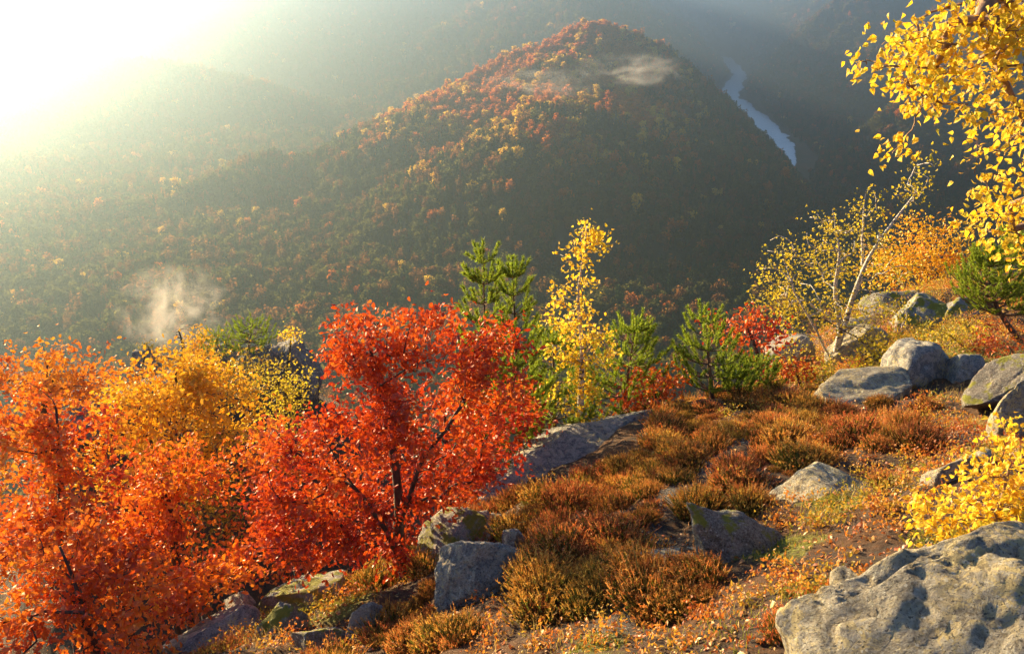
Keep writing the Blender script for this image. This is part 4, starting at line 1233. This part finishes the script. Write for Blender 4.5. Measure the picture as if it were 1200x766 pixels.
def pine(name, label, Y, base_px, top, height_rows, halfw, seed, shoot=0.3, whorls=7, r0=0.05, per=4.5, lean=(0, 0), spread=None, group='pines of the summit', flat=False, bark='pinebark', start=0.12, cat='tree'):
    """whorled branches with upturned shoots; top=(px, py) of the tip"""
    rng = np.random.default_rng(seed)
    base = on_ground(base_px, Y)
    tip = at(top[0], top[1], Y)
    H_ = tip - base
    h = H_[2]
    root = link(name, None, loc=base, label=label, cat=cat, group=group)
    n = 12
    tp = np.array([H_ * (i / n) + np.array([lean[0], lean[1], 0]) * math.sin(PI * i / n) for i in range(n + 1)])
    tr = r0 * (1 - np.linspace(0, 0.93, n + 1))
    link('trunk', make_mesh('trunk', *tube(tp, tr, 7), [M[bark]], smooth=True), root)
    k = ppm(top[0], top[1], Y)
    sv = [shoot_mesh(seed * 10 + i, L=shoot, nl=0.075 * (shoot / 0.3) ** 0.5) for i in range(3)]
    needles, br = [], []
    def put(p, d, s):
        d = norm(d)
        x = norm(np.cross(d, rng.normal(size=3)))
        y = np.cross(d, x)
        v, f = sv[rng.integers(3)]
        needles.append(((v * s) @ np.stack([x, y, d]) + p, f))
    put(tip - base - np.array([0, 0, shoot * 0.6]), (0, 0, 1), 1.0)
    for w in range(whorls):
        t = start + (1 - start) * (w + 0.3) / whorls
        c = np.array([np.interp(t * n, np.arange(n + 1), tp[:, j]) for j in range(3)])
        rad = halfw * k * ((1 - t) ** 0.75 * 1.0 + 0.10) * rng.uniform(0.8, 1.1)
        if flat: rad = halfw * k * rng.uniform(0.6, 1.0) * (0.5 + 0.5 * math.sin(PI * min(1, t)))
        nb = rng.poisson(per) + 2
        a0 = rng.uniform(0, 2 * PI)
        for b in range(nb):
            a = a0 + 2 * PI * b / nb + rng.normal(0, 0.25)
            d = np.array([math.cos(a), math.sin(a), 0])
            L = rad * rng.uniform(0.65, 1.1)
            e = c + d * L + np.array([0, 0, L * (0.05 if flat else 0.42)])
            m = c + d * L * 0.6 + np.array([0, 0, L * 0.08])
            P = np.array([(1 - q) ** 2 * c + 2 * q * (1 - q) * m + q * q * e for q in np.linspace(0, 1, 6)])
            br.append(tube(P, np.linspace(0.35, 0.10, 6) * r0 * (0.5 + 0.5 * (1 - t)), 4))
            put(e - (0, 0, 0.03), (d[0] * 0.5, d[1] * 0.5, 1), 0.9)
            ns = max(2, int(L / (shoot * 0.42)))
            for q in range(ns):
                f = 0.3 + 0.7 * (q + rng.uniform()) / ns
                p = (1 - f) ** 2 * c + 2 * f * (1 - f) * m + f * f * e
                sd = np.cross(d, (0, 0, 1)) * rng.choice((-1, 1))
                put(p, d * rng.uniform(0.2, 0.7) + sd * rng.uniform(0.3, 0.9) + np.array([0, 0, rng.uniform(0.35, 1.0)]), rng.uniform(0.4, 0.9))
    for g in br:
        link('branch', make_mesh('branch', *g, [M[bark]], smooth=True), root)
    link('needles', make_mesh('needles', *join(needles), [M['pine']]), root, kind='stuff')
    return root

pine('pine_tree', 'tall bright green pine rising behind the big red oak', 11.2, 572, (566, 292), 0, 46, 301, whorls=12, per=4.5)
pine('pine_tree', 'shorter green pine close against the left side of the golden birch', 11.6, 612, (600, 310), 0, 44, 303, whorls=11, per=4.5)
pine('pine_tree', 'shaded green pine behind the lower stem of the golden birch', 12.6, 650, (648, 392), 0, 66, 305, whorls=9, per=5)
pine('pine_tree', 'bushy dark green pine between the golden birch and the orange red bush', 13.2, 722, (745, 380), 0, 66, 307, whorls=9, per=5.5)
pine('pine_tree', 'young upright pine with open whorls left of the small scarlet oak', 12.8, 828, (826, 368), 0, 52, 309, whorls=6, per=4)
pine('pine_sapling', 'low pine sapling between the young pine and the low boulder', 13.2, 885, (886, 424), 0, 34, 311, whorls=4, shoot=0.25, r0=0.025)
pine('pine_sapling', 'small pine sapling just right of the young upright pine', 12.8, 862, (860, 436), 0, 26, 313, whorls=3, shoot=0.24, r0=0.02)
pine('pine_tree', 'leaning pine with dark bent trunk on the outcrop under the hanging birch', 15.5, 1172, (1160, 300), 0, 66, 315, whorls=10, per=6, lean=(-0.25, 0), start=0.35, r0=0.07)
pine('pine_tree', 'dense dark pine behind the leaning pine at the edge of the outcrop', 20, 1185, (1190, 280), 0, 62, 317, whorls=7, per=5)
pine('pine_tree', 'flat topped spreading pine on the crags, highest on the spur', 29, 296, (296, 378), 0, 34, 319, whorls=4, per=6, flat=True, start=0.55, shoot=0.4, r0=0.09)
pine('pine_tree', 'smaller dark pine on the crags beside the flat topped pine', 29, 258, (256, 388), 0, 24, 321, whorls=4, per=5, flat=True, start=0.5, shoot=0.38, r0=0.07)

# the leafless tree on the spur
def dead_tree():
    b = on_ground(216, 29)
    sk = Skeleton(np.array([b, at(216, 408, 29), at(211, 392, 29)]) - b, 0.05, 0.007, 9, 0.4, 0.1, 0.15, 0.15)
    rng = np.random.default_rng(4)
    sk.grow([at(212 + rng.normal(0, 9), 394 + rng.normal(0, 7), 29 + rng.normal(0, 0.3)) - b for _ in range(16)])
    geo, c = sk.finish()
    root = link('dead_tree', None, loc=b, label='small leafless dead tree among the crags on the spur', cat='tree')
    link('trunk', make_mesh('trunk', *geo[None], [M['bark']], smooth=True), root)
    for r in geo:
        if r is not None:
            link('branch', make_mesh('branch', *geo[r], [M['bark']], smooth=True), root)
dead_tree()

# ------------------------------------------------------------------ heather, litter, gravel, grass
def project(x, y, z):
    fw = y * CP - z * SP
    return 600 + F * x / fw, 383 - F * (y * SP + z * CP) / fw

def in_poly(px, py, poly):
    inside = np.zeros(px.shape, bool)
    n = len(poly)
    for i in range(n):
        (x1, y1), (x2, y2) = poly[i], poly[(i + 1) % n]
        c = ((y1 > py) != (y2 > py)) & (px < (x2 - x1) * (py - y1) / (y2 - y1 + 1e-9) + x1)
        inside ^= c
    return inside

def ground_normal(x, y, e=0.08):
    nx = -(H(x + e, y) - H(x - e, y)) / (2 * e)
    ny = -(H(x, y + e) - H(x, y - e)) / (2 * e)
    n = np.stack([nx, ny, np.ones_like(nx)], 1)
    return n / np.linalg.norm(n, axis=1)[:, None]

M['heather_top'] = leaf_mat('heather tops', [(0.50, 0.17, 0.035), (0.66, 0.29, 0.06), (0.42, 0.12, 0.03), (0.74, 0.42, 0.11), (0.34, 0.17, 0.035)], trans=0.4, gloss=0.02, objvar=True)
M['heather_low'] = leaf_mat('heather stems', [(0.09, 0.10, 0.018), (0.17, 0.16, 0.025), (0.12, 0.07, 0.02), (0.24, 0.20, 0.035)], trans=0.35, gloss=0.02, objvar=True)
M['drygrass'] = leaf_mat('dry grass', [(0.45, 0.30, 0.09), (0.55, 0.38, 0.12), (0.30, 0.26, 0.06)], trans=0.4, gloss=0.03)
M['greengrass'] = leaf_mat('green grass', [(0.14, 0.17, 0.02), (0.26, 0.26, 0.03), (0.34, 0.30, 0.05)], trans=0.4, gloss=0.03)
M['litter'] = leaf_mat('fallen leaves', [(0.42, 0.10, 0.02), (0.58, 0.22, 0.04), (0.62, 0.34, 0.08), (0.32, 0.08, 0.02), (0.60, 0.28, 0.05)], trans=0.25, gloss=0.08)
M['litter_one'] = leaf_mat('fallen leaf', [(0.46, 0.11, 0.02), (0.62, 0.25, 0.05), (0.68, 0.42, 0.12), (0.40, 0.10, 0.02), (0.66, 0.32, 0.06), (0.70, 0.52, 0.24)], source='object', trans=0.25, gloss=0.10)

def heather_mesh(seed, n=380, rad=0.25, h=0.30):
    rng = np.random.default_rng(seed)
    V, Fs, mi, o = [], [], [], 0
    a = rng.uniform(0, 2 * PI, n); r = rad * np.sqrt(rng.uniform(0, 1, n))
    for i in range(n):
        p = np.array([math.cos(a[i]) * r[i] * 0.8, math.sin(a[i]) * r[i] * 0.8, -0.02])
        lean = np.array([math.cos(a[i]), math.sin(a[i]), 0]) * (0.45 * r[i] / rad + rng.normal(0, 0.14)) + np.array([rng.normal(0, .15), rng.normal(0, .15), 0])
        L = h * rng.uniform(0.55, 1.1) * (1 - 0.45 * (r[i] / rad) ** 2)
        pts = [p + np.array([lean[0] * L * t, lean[1] * L * t, L * (t - 0.16 * t * t)]) for t in (0, 0.4, 0.75, 1.0)]
        s = norm(np.cross(pts[-1] - pts[0], rng.normal(size=3)))
        w = (0.003, 0.0042, 0.0042, 0.001)
        for q, (pp, ww) in enumerate(zip(pts, w)):
            V += [pp - s * ww, pp + s * ww]
        for q in range(3):
            Fs += [(o + 2 * q, o + 2 * q + 1, o + 2 * q + 3), (o + 2 * q, o + 2 * q + 3, o + 2 * q + 2)]
            mi += [0 if q < 2 else 1] * 2
        o += 8
        for q in range(9):                       # flower and leaf bits up the sprig
            t = rng.uniform(0.25, 1.0)
            c = pts[0] + np.array([lean[0] * L * t, lean[1] * L * t, L * (t - 0.16 * t * t)])
            d = norm(rng.normal(size=3) * (1, 1, 0.4) + (0, 0, 0.8)) * rng.uniform(0.014, 0.028)
            k = norm(np.cross(d, rng.normal(size=3))) * 0.0042
            V += [c - k, c + k, c + d]
            Fs.append((o, o + 1, o + 2)); mi.append(1 if t > 0.68 else 0)
            o += 3
    return make_mesh('heather', np.array(V), np.array(Fs), [M['heather_low'], M['heather_top']], np.array(mi))

HM = [heather_mesh(400 + i, n=340 + 30 * i, h=0.27 + 0.02 * i) for i in range(5)]
CARPET = [(432, 766), (470, 700), (500, 650), (590, 590), (650, 560), (700, 530), (770, 494), (840, 470), (900, 462), (945, 478), (1000, 484), (1068, 490), (1070, 520), (1010, 540), (930, 556), (885, 600), (845, 606),
          (800, 612), (796, 650), (850, 690), (820, 730), (720, 740), (660, 730), (600, 730), (560, 766)]
GAPS = [[(742, 650), (790, 575), (850, 520), (900, 505), (880, 520), (830, 570), (795, 620), (800, 660), (840, 690), (770, 640), (730, 660)], [(506, 640), (625, 632), (620, 735), (510, 732)]]

def ground_points(rng, n, x0, x1, y0, y1):
    x, y = rng.uniform(x0, x1, n), rng.uniform(y0, y1, n)
    z = H(x, y)
    px, py = project(x, y, z)
    return x, y, z, px, py

def clear_of_rocks(x, y, z, pad=0.0):
    ok = np.ones(len(x), bool)
    for b in ROCK_BOX:
        ok &= ~((((x - b[0]) / (b[2] + pad)) ** 2 + ((y - b[1]) / (b[3] + pad)) ** 2) < 1)
    return ok
ROCK_BOX = []
for o in list(COL.objects):
    if o.type == 'MESH' and o.name.split('.')[0] in ('boulder', 'pointed_slab', 'stone', 'rock_slab'):
        bb = np.array([o.matrix_basis @ Vector(c) for c in o.bound_box])
        ROCK_BOX.append((bb[:, 0].mean(), bb[:, 1].mean(), np.ptp(bb[:, 0]) * 0.40, np.ptp(bb[:, 1]) * 0.40))

GH = 'heather tussocks of the heath'
def tussock(px, py, scale, label, mesh):
    # march to the ground under that pixel
    Yq = np.linspace(3.5, 22, 400)
    P = at(px, py, 1.0)[None] * Yq[:, None]
    d = P[:, 2] - H(P[:, 0], P[:, 1])
    i = int(np.argmax(d < 0)) if (d < 0).any() else 200
    p = P[i]
    o = link('heather_tussock', HM[mesh], loc=(p[0], p[1], Hs(p[0], p[1]) - 0.02), label=label, cat='heather', group=GH, rot=(0, 0, px * 0.7))
    o.scale = (scale * 1.15, scale * 1.15, scale)
    return p
TUS = [(640, 722, 1.25, 'big bushy heather tussock just beside the angular grey boulder'), (700, 716, 1.0, 'green and rust heather tussock in front of the bare gravel, nearest of the tussocks'),
       (660, 648, 1.15, 'rusty heather mound over the small pale rock tip'), (720, 640, 1.15, 'glowing orange heather mound beside the start of the gravel track'), (764, 706, 1.15, 'rounded heather tussock under the flat pale stone'),
       (800, 716, 0.8, 'low heather tussock running up to the flat pale stone'), (702, 672, 0.55, 'small isolated straw coloured heather sprig clump on the gravel'), (640, 590, 1.1, 'dense brown heather above the weathered slab'),
       (560, 640, 0.9, 'dark heather tussock on the weathered slab with yellow moss'), (820, 600, 1.0, 'upright heather tussock behind the prow of the leaning pointed slab'), (870, 575, 1.2, 'broad orange heather mound behind the leaning pointed slab'),
       (940, 545, 1.2, 'long orange heather swell above the flat topped boulder'), (1010, 515, 1.25, 'sunlit heather crest before the long low boulder'), (1050, 505, 1.1, 'heather clump at the corner of the gravel track and the long low boulder'),
       (455, 745, 1.0, 'shaggy heather cap on the rounded slab below the red oak'), (520, 755, 0.9, 'straggling heather below the angular grey boulder'), (1040, 568, 0.6, 'pinkish dry heather clump beside the flat topped boulder'),
       (900, 475, 1.0, 'brown heather tussock in front of the pine saplings'), (780, 505, 1.0, 'dull heather tussock at the upper end of the long bluish slab')]
for i, t in enumerate(TUS):
    tussock(*t[:4], i % 5)

def scatter_ground():
    rng = np.random.default_rng(77)
    # heather carpet
    x, y, z, px, py = ground_points(rng, 9000, -3.5, 8.5, 4.0, 17.5)
    ok = (in_poly(px, py, CARPET) | (rng.uniform(size=len(x)) < 0.06)) & (px < 1100) & (py > 450) & clear_of_rocks(x, y, z, 0.10)
    for g in GAPS: ok &= ~in_poly(px, py, g)
    ok &= (fbm(x / 0.55, y / 0.55, octaves=2, seed=91) > -0.42)
    x, y, z = x[ok], y[ok], z[ok]
    # thin to about 24 per square metre
    keep = rng.uniform(size=len(x)) < 24 * 12 * 13.5 / 9000
    x, y, z = x[keep], y[keep], z[keep]
    n = len(x)
    rot = np.stack([rng.normal(0, .12, n), rng.normal(0, .12, n), rng.uniform(0, 6.28, n)], 1)
    protos = []
    for o in COL.objects:
        if o.name.split('.')[0] == 'heather_tussock' and len(protos) < 5: protos.append(o)
    instancer('heather_carpet', np.stack([x, y, z - 0.03], 1), rng.uniform(0.3, 1.05, n) * (0.9 + 0.35 * vnoise(x / 0.8, y / 0.8, seed=12)), rot, rng.integers(0, 5, n), protos, label='rust and olive heather carpeting the slope')
    # fallen leaves
    x, y, z, px, py = ground_points(rng, 46000, -5, 11, 3.2, 22)
    pth, mos = masks(x, y)
    dens = 0.35 + 0.75 * fbm(x / 0.5, y / 0.5, octaves=3, seed=55)
    dens = np.where((py > 600) & (px > 560) & (px < 1000), dens + 0.35, dens)
    dens = np.where((px < 470) & (py > 640), dens + 0.6, dens)
    dens = np.where((px > 940) & (py > 500), dens + 0.5, dens)
    dens = np.where((py < 450) & (px > 860), dens + 0.5, dens)
    dens = np.where(pth > 0.5, dens * 0.45, dens)
    ok = rng.uniform(size=len(x)) < dens
    ok &= clear_of_rocks(x, y, z, -0.02)
    x, y, z, px, py = x[ok], y[ok], z[ok], px[ok], py[ok]
    nrm = ground_normal(x, y)
    n = len(x)
    w = nrm + rng.normal(0, 0.38, (n, 3)); w /= np.linalg.norm(w, axis=1)[:, None]
    t = rng.normal(size=(n, 3)); t -= w * (t * w).sum(1)[:, None]; t /= np.linalg.norm(t, axis=1)[:, None]
    b = np.cross(t, w)
    P = np.stack([x, y, z + rng.uniform(0.008, 0.03, n)], 1)
    size = 0.022 + 0.05 * rng.uniform(0, 1, n) ** 1.7
    kind = np.where(rng.uniform(size=n) < 0.5, 0, 1)
    near = np.argsort(np.where((px > 0) & (px < 1200) & (py < 770), y, 99))[:220]
    sel = np.zeros(n, bool); sel[near] = True
    geos = []
    for kd, nm in ((0, 'oak'), (1, 'birch')):
        q = (kind == kd) & ~sel
        tv, tf = TPL[nm]
        V = P[q][:, None] + size[q][:, None, None] * (tv[None, :, :1] * b[q][:, None] + (tv[None, :, 1:2] - 0.5) * t[q][:, None] + 1.6 * tv[None, :, 2:] * w[q][:, None])
        geos.append((V.reshape(-1, 3), (np.arange(q.sum())[:, None, None] * len(tv) + tf[None]).reshape(-1, 3)))
    v, f = join(geos)
    link('leaf_litter', make_mesh('leaf_litter', v, f, [M['litter']]), kind='stuff', label='orange and buff leaf litter strewn over the heath')
    meshes = []
    for nm in ('oak', 'birch'):
        for c in (0.8, 1.8):
            tv, tf = TPL[nm]
            u = tv.copy(); u[:, 2] *= c; u[:, 1] -= 0.5
            meshes.append(make_mesh('fallen_leaf', u, tf, [M['litter_one']]))
    for i in np.nonzero(sel)[0]:
        o = link('fallen_leaf', meshes[kind[i] * 2 + int(rng.integers(2))], label=('curled lobed oak leaf lying on the ground, one of many' if kind[i] == 0 else 'pale oval birch leaf lying on the ground, one of many'), cat='leaf', group=('fallen oak leaves' if kind[i] == 0 else 'fallen birch leaves'))
        s_ = size[i]
        o.matrix_world = Matrix([[b[i][r] * s_, t[i][r] * s_, w[i][r] * s_, P[i][r]] for r in range(3)] + [[0, 0, 0, 1]])
    # gravel on the track
    x, y, z, px, py = ground_points(rng, 26000, -1, 8, 4, 13)
    pth, _ = masks(x, y)
    ok = (rng.uniform(size=len(x)) < pth * 0.5 + 0.03)
    x, y, z = x[ok], y[ok], z[ok]
    n = len(x)
    iv, if_ = ICO[3]
    bm_v = np.array([(1, 0, 0), (-1, 0, 0), (0, 1, 0), (0, -1, 0), (0, 0, 1), (0, 0, -1)], float)
    bm_f = np.array([(0, 2, 4), (2, 1, 4), (1, 3, 4), (3, 0, 4), (2, 0, 5), (1, 2, 5), (3, 1, 5), (0, 3, 5)])
    Rm = rand_rot(rng, n)
    s_ = rng.gamma(2.0, 0.005, n)[:, None, None] + 0.003
    V = np.einsum('nij,kj->nki', Rm, bm_v * np.array([1, 0.8, 0.55])) * s_ * rng.uniform(0.8, 1.2, (n, 6, 1)) + np.stack([x, y, z + 0.004], 1)[:, None]
    Fc = (np.arange(n)[:, None, None] * 6 + bm_f[None]).reshape(-1, 3)
    link('gravel', make_mesh('gravel', V.reshape(-1, 3), Fc, [M['rock']]), kind='stuff', label='loose grit and gravel on the bare track')
    # grass
    def blades(name, spots, mat, label, hh):
        V, o = [], []
        for (px_, py_, Yy, wpx, n) in spots:
            k = ppm(px_, py_, Yy)
            c = at(px_, py_, Yy)
            for _ in range(n):
                p = np.array([c[0] + rng.normal(0, wpx * k / 2), Yy + rng.normal(0, wpx * k / 2), 0])
                V.append(p)
        P = np.array(V)
        P[:, 2] = H(P[:, 0], P[:, 1]) - 0.01
        n = len(P)
        a = rng.uniform(0, 2 * PI, n)
        d = np.stack([np.cos(a), np.sin(a), 0 * a], 1)
        L = hh * rng.uniform(0.5, 1.2, n)[:, None]
        b1 = rng.uniform(0.1, 0.5, n)[:, None]
        sd = np.stack([-np.sin(a), np.cos(a), 0 * a], 1) * 0.0028
        up = np.array([0, 0, 1.0])
        m1 = P + up * L * 0.6 + d * L * b1 * 0.35
        m2 = P + up * L * (1.0 - 0.3 * b1) + d * L * b1 * 1.2
        V = np.stack([P - sd, P + sd, m1 - sd, m1 + sd, m2], 1).reshape(-1, 3)
        Fc = (np.arange(n)[:, None, None] * 5 + np.array([(0, 1, 3), (0, 3, 2), (2, 3, 4)])[None]).reshape(-1, 3)
        link(name, make_mesh(name, V, Fc, [M[mat]]), kind='stuff', label=label)
    blades('dry_grass', [(1150, 500, 9.8, 40, 260), (1120, 470, 12, 60, 300), (1050, 540, 9, 60, 200), (960, 590, 7.4, 90, 200), (300, 750, 7.3, 60, 260), (640, 750, 5.2, 90, 70), (880, 700, 5.0, 90, 40),
                        (1100, 400, 16, 120, 500), (1000, 440, 15, 80, 300), (900, 445, 14.4, 80, 400), (480, 610, 10, 60, 260)], 'drygrass', 'wisps of dry straw coloured grass between the rocks', 0.13)
    blades('green_grass', [(905, 640, 6.2, 50, 300), (940, 690, 5.0, 40, 200), (975, 610, 6.9, 40, 300), (410, 700, 8.0, 50, 500), (1075, 385, 17, 100, 1600), (1130, 400, 15, 90, 1000), (1005, 425, 15, 60, 800), (700, 750, 4.9, 40, 120), (850, 740, 4.6, 90, 260)],
           'greengrass', 'short mossy green grass in patches round the rocks', 0.07)
scatter_ground()

def undergrowth():
    """knee-high bilberry and seedling scrub between the rocks: stems with small leaves"""
    rng = np.random.default_rng(321)
    M['scrub'] = leaf_mat('scrub leaves', source='patch', cols=[(0.14, 0.16, 0.02), (0.28, 0.25, 0.03), (0.50, 0.32, 0.04), (0.60, 0.22, 0.03), (0.42, 0.10, 0.02), (0.30, 0.08, 0.02)], gloss=0.04)
    x, y, z, px, py = ground_points(rng, 20000, -4, 12, 4.0, 23)
    areas = [[(880, 400), (1000, 345), (1200, 330), (1200, 425), (1120, 410), (1050, 400), (990, 445), (900, 455)], [(890, 600), (1060, 530), (1190, 520), (1190, 650), (1050, 640), (1000, 700), (900, 705)],
             CARPET, [(200, 690), (330, 690), (480, 690), (470, 640), (560, 590), (600, 560), (500, 600), (430, 680), (420, 766), (200, 766)], [(560, 700), (700, 740), (860, 700), (960, 690), (890, 766), (560, 766)], [(1060, 470), (1200, 470), (1200, 560), (1060, 540)]]
    ok = np.zeros(len(x), bool)
    for k, a in enumerate(areas):
        ok |= in_poly(px, py, a) & (rng.uniform(size=len(x)) < (0.9, 0.8, 0.05, 0.6, 0.7, 0.5)[k])
    ok &= clear_of_rocks(x, y, z, 0.02) & (fbm(x / 0.5, y / 0.5, octaves=2, seed=19) > -0.38)
    x, y, z = x[ok], y[ok], z[ok]
    n = len(x)
    # the steep side below the oaks
    xs, ys = rng.uniform(-24, -1.5, 4200), rng.uniform(2, 44, 4200)
    zs = H(xs, ys)
    k2 = clear_of_rocks(xs, ys, zs, 0.02) & ((xs < -4.5) | (ys > 14))
    n1 = len(x)
    x, y, z = np.concatenate([x, xs[k2]]), np.concatenate([y, ys[k2]]), np.concatenate([z, zs[k2]])
    n = len(x)
    wide = np.arange(n) >= n1
    per = 26
    P = np.repeat(np.stack([x, y, z], 1), per, 0)
    h = np.repeat(rng.uniform(0.06, 0.20, n) * np.clip(y / 9, 0.7, 1.6), per)
    N = len(P)
    wd = np.repeat(np.where(wide, 3.2, 1.0), per)
    P = P + np.stack([rng.normal(0, 0.07, N) * wd, rng.normal(0, 0.07, N) * wd, h * rng.uniform(0.1, 1, N) * np.sqrt(wd)], 1)
    keep = (wd == 1) | (rng.uniform(size=N) < 0.4)
    P = P[keep]; N = len(P)
    v, f = leaves_geo(rng, P, np.repeat([[0, 0, 0.6]], N, 0), 0.036, 'small', droop=0)
    link('undergrowth', make_mesh('undergrowth', v, f, [M['scrub']]), kind='stuff', label='low rusty and green scrub between the rocks')
undergrowth()

# ------------------------------------------------------------------ mist
def mist(px, py, Y, wpx, hpx, dens, label, seed):
    k = ppm(px, py, Y)
    c = at(px, py, Y)
    m, n, l = new_mat('mist')
    out = n.new('ShaderNodeOutputMaterial')
    vs = n.new('ShaderNodeVolumePrincipled')
    vs.inputs['Color'].default_value = (0.97, 0.97, 0.98, 1)
    vs.inputs['Anisotropy'].default_value = 0.35
    tc = n.new('ShaderNodeTexCoord').outputs['Object']
    mp = n.new('ShaderNodeMapping')
    mp.inputs['Location'].default_value = (seed * 3.1, seed * 1.7, seed)
    mp.inputs['Scale'].default_value = (2.2 / (wpx * k), 2.2 / (wpx * k), 2.2 / (hpx * k) * 0.7)
    l.new(tc, mp.inputs[0])
    t = noise_node(n, l, 2.0, 6, 0.6, mp.outputs[0], 1.0)
    ln = n.new('ShaderNodeVectorMath'); ln.operation = 'MULTIPLY'
    l.new(tc, ln.inputs[0]); ln.inputs[1].default_value = (2 / (wpx * k), 2 / (wpx * k), 2 / (hpx * k))
    le = n.new('ShaderNodeVectorMath'); le.operation = 'LENGTH'
    l.new(ln.outputs[0], le.inputs[0])
    fall = mrange(n, l, le.outputs['Value'], 0.05, 0.95, 1.0, 0.0)
    d = mrange(n, l, t.outputs[0], 0.47, 0.80, 0.0, 1.0)
    d = math_(n, l, 'MULTIPLY', math_(n, l, 'MULTIPLY', d, fall), dens / (wpx * k))
    l.new(d, vs.inputs['Density'])
    l.new(vs.outputs[0], out.inputs['Volume'])
    v, f = ICO[3]
    v = v * np.array([wpx * k / 2, wpx * k / 2 * 0.8, hpx * k / 2])
    link('mist_wisp', make_mesh('mist_wisp', v, f, [m]), loc=c, label=label, cat='mist', kind='thing')
mist(205, 360, 60, 160, 130, 7.0, 'thin golden wisp of mist rising behind the crags', 5)
mist(636, 96, 850, 180, 50, 4.5, 'soft pale mist lying on the orange crest of the central hill', 2)
mist(742, 82, 955, 170, 50, 5.5, 'bluish streak of mist drifting beside the summit of the central hill', 3)
